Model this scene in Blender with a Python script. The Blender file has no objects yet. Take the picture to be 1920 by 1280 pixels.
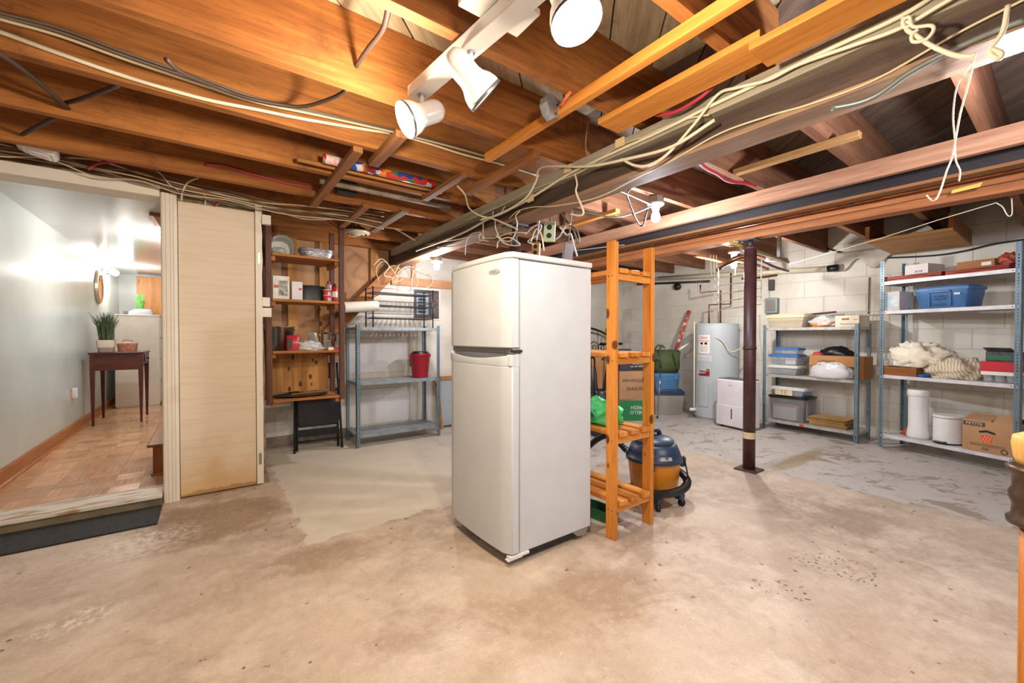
import bpy, math, random
from mathutils import Vector, Matrix, noise as mnoise
random.seed(7)
SC = bpy.context.scene
COL = SC.collection
# ------------------------------------------------------------------ camera
CAMZ = 1.133
FPX = 777.0
PITCH = math.atan(10 / 777.0)
FWD = Vector((0.5913, 0.8064, 0)).normalized()
RGT = Vector((FWD.y, -FWD.x, 0))
CAMP = Vector((0, 0, CAMZ))
VF = (FWD * math.cos(PITCH) + Vector((0, 0, -math.sin(PITCH)))).normalized()
VU = RGT.cross(VF).normalized()
cd = bpy.data.cameras.new('camera')
cam = bpy.data.objects.new('camera', cd)
COL.objects.link(cam)
cd.sensor_width = 36.0
cd.lens = 36.0 * FPX / 1920
cd.clip_start = 0.02
cam.matrix_world = Matrix(((RGT.x, VU.x, -VF.x, 0), (RGT.y, VU.y, -VF.y, 0), (RGT.z, VU.z, -VF.z, CAMZ), (0, 0, 0, 1)))
SC.camera = cam
# ------------------------------------------------------------------ world, exposure
wd = bpy.data.worlds.new('world'); SC.world = wd; wd.use_nodes = True
wd.node_tree.nodes['Background'].inputs[0].default_value = (0.02, 0.02, 0.02, 1)
SC.view_settings.view_transform = 'Standard'
SC.view_settings.look = 'None'
SC.view_settings.gamma = 1
SC.view_settings.use_curve_mapping = False
SC.view_settings.exposure = 0.75
# lamp powers (watts) and colours, used by the lamp builders below
LAMP = {
    'track_left': (38, (1.0, 0.85, 0.64)), 'track_right': (38, (1.0, 0.86, 0.66)), 'track_down': (26, (1.0, 0.9, 0.75)),
    'bulb_middle': (36, (0.84, 0.91, 1.0)), 'bulb_back': (22, (1.0, 0.93, 0.92)), 'bulb_far': (44, (0.98, 0.96, 0.92)),
    'bulb_side': (46, (0.86, 0.90, 1.0)), 'fill_bulb_rear': (44, (0.98, 0.95, 0.92)), 'hall': (15, (1.0, 0.97, 0.93)), 'hall_fill': (28, (1.0, 0.97, 0.95)),  # rear bulb and near hall lamp are added, out of view
}
# ------------------------------------------------------------------ pixel -> place on a plane of the room
def ray(px, py):
    return (RGT * ((px - 960) / FPX) + VU * ((640 - py) / FPX) + VF)
def W(px, py, x=None, y=None, z=None):
    d = ray(px, py)
    if x is not None: t = x / d.x
    elif y is not None: t = y / d.y
    else: t = (z - CAMZ) / d.z
    return CAMP + d * t
class Frame:
    """a local frame: x to the right along a front, y into depth, z up"""
    def __init__(s, o, rz):
        s.o = Vector(o); s.rz = rz
        s.ux = Vector((math.cos(rz), math.sin(rz), 0)); s.uy = Vector((-math.sin(rz), math.cos(rz), 0))
    def hit(s, px, py, v=0):
        d = ray(px, py); n = s.uy
        t = ((s.o + n * v - CAMP).dot(n)) / d.dot(n)
        p = CAMP + d * t
        return (p - s.o).dot(s.ux), p.z
    def world(s, u, v, z):
        return s.o + s.ux * u + s.uy * v + Vector((0, 0, z - s.o.z))
# ------------------------------------------------------------------ mesh builder
def cr(pts, n=6):
    """Catmull-Rom through points"""
    pts = [Vector(p) for p in pts]
    if len(pts) < 3: return pts
    out = []
    P = [pts[0] * 2 - pts[1]] + pts + [pts[-1] * 2 - pts[-2]]
    for i in range(1, len(P) - 2):
        a, b, c, d = P[i - 1], P[i], P[i + 1], P[i + 2]
        for k in range(n):
            t = k / n
            out.append(0.5 * ((2 * b) + (c - a) * t + (2 * a - 5 * b + 4 * c - d) * t * t + (3 * b - a - 3 * c + d) * t ** 3))
    out.append(pts[-1])
    return out
class MB:
    def __init__(s):
        s.v = []; s.f = []
    def add(s, vs, fs):
        o = len(s.v); s.v += [tuple(p) for p in vs]; s.f += [tuple(i + o for i in f) for f in fs]; return s
    def box(s, x0, x1, y0, y1, z0, z1):
        return s.add([(x0, y0, z0), (x1, y0, z0), (x1, y1, z0), (x0, y1, z0), (x0, y0, z1), (x1, y0, z1), (x1, y1, z1), (x0, y1, z1)],
                     [(0, 3, 2, 1), (4, 5, 6, 7), (0, 1, 5, 4), (1, 2, 6, 5), (2, 3, 7, 6), (3, 0, 4, 7)])
    def bar(s, p0, p1, w, h, up=(0, 0, 1)):
        """rectangular bar from p0 to p1, width w, height h"""
        p0 = Vector(p0); p1 = Vector(p1); d = (p1 - p0).normalized(); up = Vector(up)
        sd = d.cross(up)
        if sd.length < 1e-4: sd = d.cross(Vector((1, 0, 0)))
        sd.normalize(); u = sd.cross(d).normalized()
        a = sd * (w / 2); b = u * (h / 2)
        vs = [p0 - a - b, p0 + a - b, p0 + a + b, p0 - a + b, p1 - a - b, p1 + a - b, p1 + a + b, p1 - a + b]
        return s.add(vs, [(0, 1, 2, 3), (7, 6, 5, 4), (0, 4, 5, 1), (1, 5, 6, 2), (2, 6, 7, 3), (3, 7, 4, 0)])
    def loft(s, rings, cap0=True, cap1=True, close=True):
        n = len(rings[0]); vs = [p for r in rings for p in r]; fs = []
        for i in range(len(rings) - 1):
            for k in range(n if close else n - 1):
                k2 = (k + 1) % n
                fs.append((i * n + k, i * n + k2, (i + 1) * n + k2, (i + 1) * n + k))
        if cap0: fs.append(tuple(range(n - 1, -1, -1)))
        if cap1: fs.append(tuple(range((len(rings) - 1) * n, len(rings) * n)))
        return s.add(vs, fs)
    def tube(s, pts, r, n=8, smooth=0, caps=True):
        if smooth: pts = cr(pts, smooth)
        pts = [Vector(p) for p in pts]
        rs = r if isinstance(r, (list, tuple)) else [r] * len(pts)
        if len(rs) != len(pts): rs = [rs[int(i * (len(rs) - 1) / (len(pts) - 1))] for i in range(len(pts))]
        rings = []; prev = None
        for i, p in enumerate(pts):
            d = (pts[min(i + 1, len(pts) - 1)] - pts[max(i - 1, 0)])
            if d.length < 1e-7: d = Vector((0, 0, 1))
            d.normalize()
            if prev is None:
                a = d.cross(Vector((0, 0, 1)))
                if a.length < 1e-3: a = d.cross(Vector((1, 0, 0)))
            else:
                a = prev - d * prev.dot(d)
                if a.length < 1e-4: a = d.cross(Vector((0.3, 1, 0.2)))
            a.normalize(); prev = a; b = d.cross(a)
            rings.append([p + (a * math.cos(2 * math.pi * k / n) + b * math.sin(2 * math.pi * k / n)) * rs[i] for k in range(n)])
        return s.loft(rings, caps, caps)
    def cyl(s, p0, p1, r0, r1=None, n=20, caps=True):
        return s.tube([p0, p1], [r0, r0 if r1 is None else r1], n, caps=caps)
    def lathe(s, prof, c=(0, 0, 0), n=24, axis=None, cap0=True, cap1=True):
        """prof: (radius, height) list; axis: optional direction"""
        c = Vector(c); ax = Vector(axis or (0, 0, 1)).normalized()
        a = ax.cross(Vector((0, 0, 1)))
        if a.length < 1e-3: a = Vector((1, 0, 0))
        a.normalize(); b = ax.cross(a)
        rings = [[c + ax * h + (a * math.cos(2 * math.pi * k / n) + b * math.sin(2 * math.pi * k / n)) * max(r, 1e-4) for k in range(n)] for r, h in prof]
        return s.loft(rings, cap0, cap1)
    def prism(s, poly, axis, a, b):
        """poly 2-D points; axis 'x','y' or 'z' extruded from a to b"""
        def P(u, v, w):
            return {'x': (w, u, v), 'y': (u, w, v), 'z': (u, v, w)}[axis]
        return s.loft([[P(u, v, a) for u, v in poly], [P(u, v, b) for u, v in poly]])
    def shift(s, d):
        s.v = [(x + d[0], y + d[1], z + d[2]) for x, y, z in s.v]; return s
    def mesh(s, name, mat=None, smooth=False):
        m = bpy.data.meshes.new(name); m.from_pydata(s.v, [], s.f); m.validate()
        import bmesh
        bm = bmesh.new(); bm.from_mesh(m); bmesh.ops.recalc_face_normals(bm, faces=bm.faces); bm.to_mesh(m); bm.free()
        if mat: m.materials.append(mat)
        if smooth:
            for p in m.polygons: p.use_smooth = True
        return m
    def build(s, name, mat, parent=None, smooth=False, bev=0, loc=None, rz=0, auto=False):
        m = s.mesh(name, mat, smooth or auto)
        o = bpy.data.objects.new(name, m); COL.objects.link(o)
        if parent: o.parent = parent
        if loc is not None: o.location = loc
        if rz: o.rotation_euler = (0, 0, rz)
        if bev:
            md = o.modifiers.new('bevel', 'BEVEL'); md.width = bev; md.segments = 2; md.limit_method = 'ANGLE'
        if auto:
            try: m.set_sharp_from_angle(angle=math.radians(38))
            except Exception: pass
        return o
def ring(cx, cy, z, rx, ry, n=24, e=2.0, wob=0, seed=0):
    """super-ellipse ring (e=2 round, larger = squarer)"""
    out = []
    for k in range(n):
        t = 2 * math.pi * (k + 0.5) / n
        c, s_ = math.cos(t), math.sin(t)
        f = (abs(c) ** e + abs(s_) ** e) ** (-1 / e)
        w = 1 + (wob * mnoise.noise(Vector((c * 1.7 + seed, s_ * 1.7, z * 9))) if wob else 0)
        out.append((cx + rx * c * f * w, cy + ry * s_ * f * w, z))
    return out
def blob(rx, ry, rz, seed=0, amp=0.25, n=20, m=12, flat=True, fr=2.2):
    """crumpled closed lump sitting on z=0"""
    rings = []
    for i in range(m + 1):
        ph = -math.pi / 2 + math.pi * (0.02 + 0.96 * i / m)
        r = []
        for k in range(n):
            t = 2 * math.pi * k / n
            d = Vector((math.cos(ph) * math.cos(t), math.cos(ph) * math.sin(t), math.sin(ph)))
            w = 1 + amp * mnoise.fractal(d * fr + Vector((seed * 3.1, seed, 0)), 0.7, 2.1, 4)
            z = d.z * rz * w
            r.append((d.x * rx * w, d.y * ry * w, max(z, -rz * 0.55) + rz * 0.55 if flat else z))
        rings.append(r)
    return MB().loft(rings)
def thing(name, label, cat, loc=(0, 0, 0), rz=0, group=None):
    o = bpy.data.objects.new(name, None); COL.objects.link(o)
    o.empty_display_size = 0.1
    o.location = loc; o.rotation_euler = (0, 0, rz)
    o['label'] = label; o['category'] = cat
    if group: o['group'] = group
    return o
def tag(o, label, cat, group=None):
    o['label'] = label; o['category'] = cat
    if group: o['group'] = group
    return o
def struct(o):
    o['kind'] = 'structure'; return o
def dup(root, loc=None, rz=None, label=None, group=None, parent=None):
    r = root.copy(); COL.objects.link(r)
    if loc is not None: r.location = loc
    if rz is not None: r.rotation_euler = (0, 0, rz)
    if label: r['label'] = label
    if group: r['group'] = group
    if parent is not None: r.parent = parent
    for ch in list(root.children):
        dup(ch, parent=r)
    return r
def text(s_, size, mat, parent, loc, rot=(math.pi / 2, 0, 0), name='lettering', ext=0.0004, align='CENTER', shear=0, sx=1.0):
    c = bpy.data.curves.new('t', 'FONT'); c.body = s_; c.size = size; c.align_x = align; c.align_y = 'CENTER'; c.extrude = ext; c.shear = shear
    c.resolution_u = 2
    o = bpy.data.objects.new('t', c); COL.objects.link(o)
    dg = bpy.context.evaluated_depsgraph_get()
    m = bpy.data.meshes.new_from_object(o.evaluated_get(dg))
    bpy.data.objects.remove(o); bpy.data.curves.remove(c)
    m.materials.clear(); m.materials.append(mat)
    t = bpy.data.objects.new(name, m); COL.objects.link(t)
    t.parent = parent; t.location = loc; t.rotation_euler = rot; t.scale = (sx, 1, 1)
    return t
# ------------------------------------------------------------------ materials
def lin(h):
    if not isinstance(h, str): return tuple(h)[:3] + (1,)
    h = h.lstrip('#'); v = [int(h[i:i + 2], 16) / 255 for i in (0, 2, 4)]
    return tuple((c / 12.92 if c <= 0.04045 else ((c + 0.055) / 1.055) ** 2.4) for c in v) + (1,)
class NT:
    def __init__(s, m):
        m.use_nodes = True; s.t = m.node_tree; s.b = s.t.nodes['Principled BSDF']
    def n(s, ty, **kw):
        x = s.t.nodes.new(ty)
        for k, v in kw.items(): setattr(x, k, v)
        return x
    def link(s, a, b): s.t.links.new(a, b)
    def setin(s, inp, v):
        if hasattr(v, 'links') or isinstance(v, bpy.types.NodeSocket): s.link(v, inp)
        else: inp.default_value = v
    def math(s, op, a, b=None, c=None, clamp=False):
        x = s.n('ShaderNodeMath', operation=op); x.use_clamp = clamp
        s.setin(x.inputs[0], a)
        if b is not None: s.setin(x.inputs[1], b)
        if c is not None: s.setin(x.inputs[2], c)
        return x.outputs[0]
    def mix(s, f, a, b, bt='MIX'):
        x = s.n('ShaderNodeMix', data_type='RGBA', blend_type=bt)
        s.setin(x.inputs['Factor'], f); s.setin(x.inputs[6], a); s.setin(x.inputs[7], b)
        return x.outputs[2]
    def coord(s, kind='Object', scale=(1, 1, 1)):
        if kind == 'World':
            src = s.n('ShaderNodeNewGeometry').outputs['Position']
        else: src = s.n('ShaderNodeTexCoord').outputs[kind]
        mp = s.n('ShaderNodeMapping'); mp.inputs['Scale'].default_value = scale
        s.link(src, mp.inputs['Vector']); return mp.outputs[0]
    def noise(s, vec, scale=5, detail=4, rough=0.55, dist=0):
        x = s.n('ShaderNodeTexNoise'); s.link(vec, x.inputs['Vector'])
        x.inputs['Scale'].default_value = scale; x.inputs['Detail'].default_value = detail
        x.inputs['Roughness'].default_value = rough; x.inputs['Distortion'].default_value = dist
        return x.outputs['Fac']
    def step(s, v, lo, hi):
        x = s.n('ShaderNodeMapRange', interpolation_type='SMOOTHSTEP')
        s.setin(x.inputs[0], v); x.inputs[1].default_value = lo; x.inputs[2].default_value = hi
        return x.outputs[0]
    def bump(s, h, strength=0.2, dist=0.005):
        x = s.n('ShaderNodeBump'); x.inputs['Strength'].default_value = strength; x.inputs['Distance'].default_value = dist
        s.link(h, x.inputs['Height']); s.link(x.outputs[0], s.b.inputs['Normal'])
MATS = {}
def M(name, c, rough=0.5, metal=0.0, c2=None, ns=6, bump=0, bs=80, stretch=(1, 1, 1), rand=0.0, alpha=1, trans=0, coat=0, world=False, spec=None, lo=0.35, hi=0.65):
    if name in MATS: return MATS[name]
    m = bpy.data.materials.new(name); MATS[name] = m
    t = NT(m); b = t.b
    b.inputs['Roughness'].default_value = rough; b.inputs['Metallic'].default_value = metal
    b.inputs['Base Color'].default_value = lin(c)
    if spec is not None: b.inputs['Specular IOR Level'].default_value = spec
    if coat: b.inputs['Coat Weight'].default_value = coat
    if trans: b.inputs['Transmission Weight'].default_value = trans
    if alpha < 1: b.inputs['Alpha'].default_value = alpha
    vec = None
    out = None
    if c2 is None and not bump and not rand:
        h = lin(c); c2 = tuple(x * 0.93 for x in h[:3])      # slight unevenness on every surface
    if c2 is not None:
        vec = t.coord('World' if world else 'Object', stretch)
        out = t.mix(t.step(t.noise(vec, ns, 5), lo, hi), lin(c), lin(c2))
    if rand:
        oi = t.n('ShaderNodeObjectInfo').outputs['Random']
        f = t.math('MULTIPLY_ADD', oi, 2 * rand, 1 - rand)
        hsv = t.n('ShaderNodeHueSaturation'); t.setin(hsv.inputs['Color'], out if out else lin(c)); t.link(f, hsv.inputs['Value'])
        out = hsv.outputs[0]
    if out: t.link(out, b.inputs['Base Color'])
    if bump:
        vec = vec or t.coord('World' if world else 'Object', stretch)
        t.bump(t.noise(vec, bs, 3), bump, 0.004)
    return m
def wood(name, c1, c2, axis='x', rough=0.6, fine=0.35, rand=0.12, knots=False, stain=None):
    if name in MATS: return MATS[name]
    m = bpy.data.materials.new(name); MATS[name] = m
    t = NT(m); b = t.b; b.inputs['Roughness'].default_value = rough; b.inputs['Specular IOR Level'].default_value = 0.3
    st = {'x': (0.6, 9, 9), 'y': (9, 0.6, 9), 'z': (9, 9, 0.6)}[axis]
    vec = t.coord('Object', st)
    oi = t.n('ShaderNodeObjectInfo').outputs['Random']
    off = t.n('ShaderNodeVectorMath', operation='ADD'); cmb = t.n('ShaderNodeCombineXYZ')
    t.link(t.math('MULTIPLY', oi, 37.0), cmb.inputs[0]); t.link(t.math('MULTIPLY', oi, 91.0), cmb.inputs[1])
    t.link(vec, off.inputs[0]); t.link(cmb.outputs[0], off.inputs[1]); vec = off.outputs[0]
    g1 = t.step(t.noise(vec, 1.6, 4, 0.6, 0.8), 0.3, 0.7)
    g2 = t.noise(vec, 9, 5, 0.7, 0.3)
    col = t.mix(g1, lin(c1), lin(c2))
    dk = tuple(x * (1 - fine) for x in lin(c2)[:3]) + (1,)
    col = t.mix(t.math('MULTIPLY', t.step(g2, 0.45, 0.8), 0.8), col, dk)
    if knots:
        v2 = t.coord('Object', {'x': (3.2, 6, 6), 'y': (6, 3.2, 6), 'z': (6, 6, 3.2)}[axis])
        vo = t.n('ShaderNodeTexVoronoi'); vo.inputs['Scale'].default_value = 2.3; t.link(v2, vo.inputs['Vector'])
        k = t.step(vo.outputs['Distance'], 0.26, 0.17)
        col = t.mix(k, col, tuple(x * 0.25 for x in lin(c2)[:3]) + (1,))
    if stain:
        v3 = t.coord('Object', (1, 1, 1))
        col = t.mix(t.step(t.noise(v3, 2.3, 7, 0.7), 0.52, 0.72), col, lin(stain))
    hsv = t.n('ShaderNodeHueSaturation'); t.link(col, hsv.inputs['Color']); t.link(t.math('MULTIPLY_ADD', oi, 2 * rand, 1 - rand), hsv.inputs['Value'])
    t.link(hsv.outputs[0], b.inputs['Base Color'])
    t.bump(g2, 0.25, 0.003)
    return m
def clear(name, tint, alpha=0.35, rough=0.12):
    """thin clear plastic: part see-through, part glossy"""
    if name in MATS: return MATS[name]
    m = bpy.data.materials.new(name); MATS[name] = m; t = NT(m)
    t.b.inputs['Base Color'].default_value = lin(tint); t.b.inputs['Roughness'].default_value = rough
    tr = t.n('ShaderNodeBsdfTransparent'); tr.inputs[0].default_value = (0.96, 0.97, 0.98, 1)
    mx = t.n('ShaderNodeMixShader'); mx.inputs[0].default_value = alpha
    t.link(tr.outputs[0], mx.inputs[1]); t.link(t.b.outputs[0], mx.inputs[2])
    t.link(mx.outputs[0], t.t.nodes['Material Output'].inputs[0])
    return m
def emit(name, c, strength):
    m = bpy.data.materials.new(name); t = NT(m)
    t.b.inputs['Base Color'].default_value = (1, 1, 1, 1)
    t.b.inputs['Emission Color'].default_value = lin(c); t.b.inputs['Emission Strength'].default_value = strength
    return m
def lamp_light(name, key, loc, parent=None, radius=0.03, kind='POINT', direction=None, angle=120, blend=0.6):
    p, c = LAMP[key]
    l = bpy.data.lights.new(name, kind); l.energy = p; l.color = c; l.shadow_soft_size = radius
    o = bpy.data.objects.new(name, l); COL.objects.link(o); o.location = loc
    if kind == 'SPOT':
        l.spot_size = math.radians(angle); l.spot_blend = blend
        o.rotation_euler = Vector(direction).to_track_quat('-Z', 'Y').to_euler()
    if parent: o.parent = parent
    return o
# wood tones
w_joist = wood('joist_wood', '#ad7038', '#855026', 'x', 0.75, 0.55, 0.18, stain='#5c3a20')
w_dark_beam = wood('old_beam_wood', '#5d4a40', '#3f322c', 'y', 0.8, 0.45, 0.05)
w_ledger = wood('grey_ledger_wood', '#a89e8b', '#8c8372', 'y', 0.8, 0.3, 0.05)
w_strip = wood('strip_wood_y', '#96643a', '#754a28', 'y', 0.7, 0.35, 0.15)
w_orange_y = wood('orange_pine_y', '#d79446', '#bb7630', 'y', 0.6, 0.25, 0.06)
w_header = wood('header_wood', '#b98a6c', '#94664b', 'y', 0.7, 0.3, 0.08)
w_rack_z = wood('rack_pine_z', '#d9913f', '#bf7329', 'z', 0.5, 0.25, 0.06, knots=True)
w_rack_y = wood('rack_pine_y', '#d99448', '#b9702c', 'y', 0.5, 0.25, 0.14)
w_rack_x = wood('rack_pine_x', '#d99448', '#b9702c', 'x', 0.5, 0.25, 0.1)
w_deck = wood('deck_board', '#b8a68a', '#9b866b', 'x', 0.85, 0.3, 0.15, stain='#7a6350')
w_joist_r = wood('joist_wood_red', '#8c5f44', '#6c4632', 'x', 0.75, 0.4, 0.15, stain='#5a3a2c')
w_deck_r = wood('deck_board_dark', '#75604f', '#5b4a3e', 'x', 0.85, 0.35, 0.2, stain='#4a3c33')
w_shelf_dark = wood('shelf_post_wood', '#6b4636', '#4f3226', 'z', 0.6, 0.3, 0.05)
w_shelf = wood('shelf_board', '#b97a40', '#94592b', 'x', 0.6, 0.3, 0.06)
w_stud = wood('stud_wood', '#b98548', '#96652f', 'z', 0.65, 0.3, 0.1, knots=True)
w_mahog = wood('mahogany', '#5c2a22', '#47201a', 'x', 0.28, 0.25, 0.0)
w_pine_x = wood('pine_x', '#b5763a', '#94582a', 'x', 0.45, 0.3, 0.05)
w_base = wood('baseboard_wood', '#b5743f', '#97592c', 'y', 0.4, 0.3, 0.03)
white = M('white_plastic', '#e4e2de', 0.35)
fridge_m = M('fridge_enamel', '#c5cacf', 0.32, bump=0.03, bs=600, c2='#c1c6cb')
black = M('black_plastic', '#141416', 0.4)
blackm = M('black_metal', '#17181b', 0.35, 0.3)
grey_pl = M('grey_plastic', '#a8a5a4', 0.45)
card = M('cardboard', '#b08863', 0.8, c2='#a47b57', ns=3, bump=0.1, bs=120)
card2 = M('cardboard_brown', '#a9774a', 0.8, c2='#98683c', ns=3, bump=0.1, bs=120)
paper = M('paper_white', '#e6e2da', 0.7)
ink = M('black_ink', '#1a1a1c', 0.6)
chrome = M('chrome', '#c9c9cb', 0.15, 1.0)
steel = M('brushed_steel', '#b4b2ae', 0.28, 1.0, c2='#8f8d89', ns=30, stretch=(8, 8, 0.3))
galv = M('galvanised', '#a9adb2', 0.42, 0.7, c2='#8f949b', ns=25)
# ================================================================== the setting
XR, YB, ZJ, ZD = 5.98, 4.82, 2.133, 2.43       # right wall, back wall, joist underside, deck underside
# ---- floor material: bare concrete, grey paint beyond a ragged line, stains, pits
def floor_material():
    m = bpy.data.materials.new('basement_concrete'); t = NT(m); b = t.b
    v = t.coord('World'); sep = t.n('ShaderNodeSeparateXYZ'); t.link(v, sep.inputs[0]); X, Y = sep.outputs[0], sep.outputs[1]
    n1 = t.noise(v, 1.1, 6, 0.6); n2 = t.noise(v, 4.5, 6, 0.65); n3 = t.noise(v, 28, 5, 0.7); n4 = t.noise(v, 130, 3, 0.6)
    base = t.mix(t.step(n1, 0.35, 0.65), lin('#c3af9c'), lin('#a69384'))
    base = t.mix(t.math('MULTIPLY', t.step(n2, 0.42, 0.66), 0.8), base, lin('#d0beac'))
    base = t.mix(t.math('MULTIPLY', t.step(t.noise(v, 2.1, 7, 0.72, 0.8), 0.5, 0.68), 0.6), base, lin('#9c8570'))
    # warm brown stains at fixed places
    def spot(cx, cy, rx, ry, edge=0.35, amt=1.0, wob=0.9):
        dx = t.math('DIVIDE', t.math('SUBTRACT', X, cx), rx); dy = t.math('DIVIDE', t.math('SUBTRACT', Y, cy), ry)
        d = t.math('SQRT', t.math('ADD', t.math('MULTIPLY', dx, dx), t.math('MULTIPLY', dy, dy)))
        d = t.math('ADD', d, t.math('MULTIPLY', t.math('SUBTRACT', n2, 0.5), wob))
        return t.math('MULTIPLY', t.step(d, 1.0, 1.0 - edge), amt)
    base = t.mix(spot(0.0, 3.15, 0.45, 0.45, 0.4, 0.75), base, lin('#8d7257'))
    base = t.mix(spot(0.50, 2.28, 0.36, 0.2, 0.7, 0.6, 1.3), base, lin('#8d7156'))
    base = t.mix(spot(1.25, 1.25, 0.5, 0.3, 0.6, 0.5), base, lin('#97795c'))
    base = t.mix(spot(3.2, 0.85, 0.5, 0.35, 0.7, 0.65, 1.2), base, lin('#87705f'))
    base = t.mix(spot(2.0, 0.35, 0.6, 0.3, 0.6, 0.35), base, lin('#a2836a'))
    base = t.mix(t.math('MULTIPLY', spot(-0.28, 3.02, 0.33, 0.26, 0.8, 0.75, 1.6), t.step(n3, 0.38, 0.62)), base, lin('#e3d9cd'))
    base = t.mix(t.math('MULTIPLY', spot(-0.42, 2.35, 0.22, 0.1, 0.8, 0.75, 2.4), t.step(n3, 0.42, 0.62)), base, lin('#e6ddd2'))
    base = t.mix(t.math('MULTIPLY', t.step(n3, 0.5, 0.75), 0.4), base, lin('#dccbb8'))
    base = t.mix(t.math('MULTIPLY', t.step(n3, 0.45, 0.25), 0.4), base, lin('#8e745c'))
    base = t.mix(t.math('MULTIPLY', t.step(n4, 0.5, 0.3), 0.3), base, lin('#947b64'))
    # pits: sparse dark chips
    vo = t.n('ShaderNodeTexVoronoi'); vo.inputs['Scale'].default_value = 17; wv = t.n('ShaderNodeVectorMath', operation='ADD'); nn = t.n('ShaderNodeTexNoise'); nn.inputs['Scale'].default_value = 45; t.link(v, nn.inputs['Vector'])
    sc_ = t.n('ShaderNodeVectorMath', operation='SCALE'); sc_.inputs['Scale'].default_value = 0.03; t.link(nn.outputs['Color'], sc_.inputs[0]); t.link(v, wv.inputs[0]); t.link(sc_.outputs[0], wv.inputs[1])
    t.link(wv.outputs[0], vo.inputs['Vector'])
    big = t.step(t.noise(v, 2.3, 3), 0.52, 0.62)
    pit = t.math('MULTIPLY', t.step(vo.outputs['Distance'], 0.17, 0.12), t.math('MULTIPLY', big, t.step(n2, 0.5, 0.55)))
    vo2 = t.n('ShaderNodeTexVoronoi'); vo2.inputs['Scale'].default_value = 55; t.link(wv.outputs[0], vo2.inputs['Vector'])
    agg = spot(2.48, 0.716, 0.2, 0.2, 0.6, 1.0, 2.6)
    agg2 = spot(2.07, 0.78, 0.16, 0.12, 0.6, 1.0, 2.6)
    scol = t.n('ShaderNodeSeparateColor'); t.link(vo2.outputs['Color'], scol.inputs[0])
    dd = t.math('SUBTRACT', vo2.outputs['Distance'], t.math('MULTIPLY', scol.outputs[0], 0.42))
    pit2 = t.math('MULTIPLY', t.step(dd, 0.04, -0.04), t.step(t.math('MAXIMUM', agg, agg2), 0.25, 0.6))
    scol1 = t.n('ShaderNodeSeparateColor'); t.link(vo.outputs['Color'], scol1.inputs[0])
    dd1 = t.math('SUBTRACT', vo.outputs['Distance'], t.math('MULTIPLY', scol1.outputs[0], 0.2))
    pit = t.math('MULTIPLY', t.step(dd1, 0.02, -0.02), t.math('MULTIPLY', t.step(scol1.outputs[1], 0.62, 0.66), t.step(n1, 0.40, 0.5)))
    pit = t.math('MAXIMUM', pit, pit2)
    base = t.mix(t.math('MULTIPLY', pit, 0.75), base, lin('#4d443c'))
    # paint
    pn = t.math('MULTIPLY', t.math('SUBTRACT', n2, 0.5), 0.22)
    pn3 = t.math('MULTIPLY', t.math('SUBTRACT', n3, 0.5), 0.06)
    pn = t.math('ADD', pn, pn3)
    a = t.math('ADD', t.math('MINIMUM', t.math('SUBTRACT', X, 0.42), t.math('SUBTRACT', Y, 2.46)), pn)
    c = t.math('ADD', t.math('SUBTRACT', X, 3.80), t.math('MULTIPLY', pn, 0.6))
    pm = t.step(t.math('MAXIMUM', a, c), 0.0, 0.025)
    wear = t.math('MULTIPLY', t.step(t.noise(v, 3.2, 6, 0.7, 0.6), 0.55, 0.61), t.step(X, 1.4, 3.4))
    wear = t.math('MAXIMUM', wear, t.math('MULTIPLY', t.step(t.noise(v, 9, 6, 0.75, 0.4), 0.57, 0.63), t.step(X, 1.5, 3.4)))
    pc = t.mix(t.step(X, 1.2, 3.2), lin('#d2c7b5'), lin('#bcb5b0'))
    pc = t.mix(t.math('MULTIPLY', t.step(n2, 0.45, 0.75), 0.35), pc, lin('#a89f96'))
    pc = t.mix(t.math('MULTIPLY', wear, 0.8), pc, lin('#8f7d6e'))
    pc = t.mix(spot(4.3, 1.5, 0.7, 0.10, 0.5, 0.7, 1.2), pc, lin('#9a8158'))
    col = t.mix(pm, base, pc)
    t.link(col, b.inputs['Base Color'])
    t.link(t.math('MULTIPLY_ADD', pm, -0.12, 0.62), b.inputs['Roughness'])
    h = t.math('ADD', t.math('MULTIPLY', n4, 0.25), t.math('ADD', t.math('MULTIPLY', n3, 0.5), t.math('MULTIPLY', pit, -1.2)))
    h = t.math('ADD', h, t.math('MULTIPLY', pm, 0.3))
    t.bump(h, 0.35, 0.006)
    return m
fl = MB().box(-2.7, XR + 0.2, -3.1, 3.7, -0.1, 0).box(0.2, XR + 0.2, 3.7, YB + 0.2, -0.1, 0).build('floor', floor_material()); struct(fl)
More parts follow.
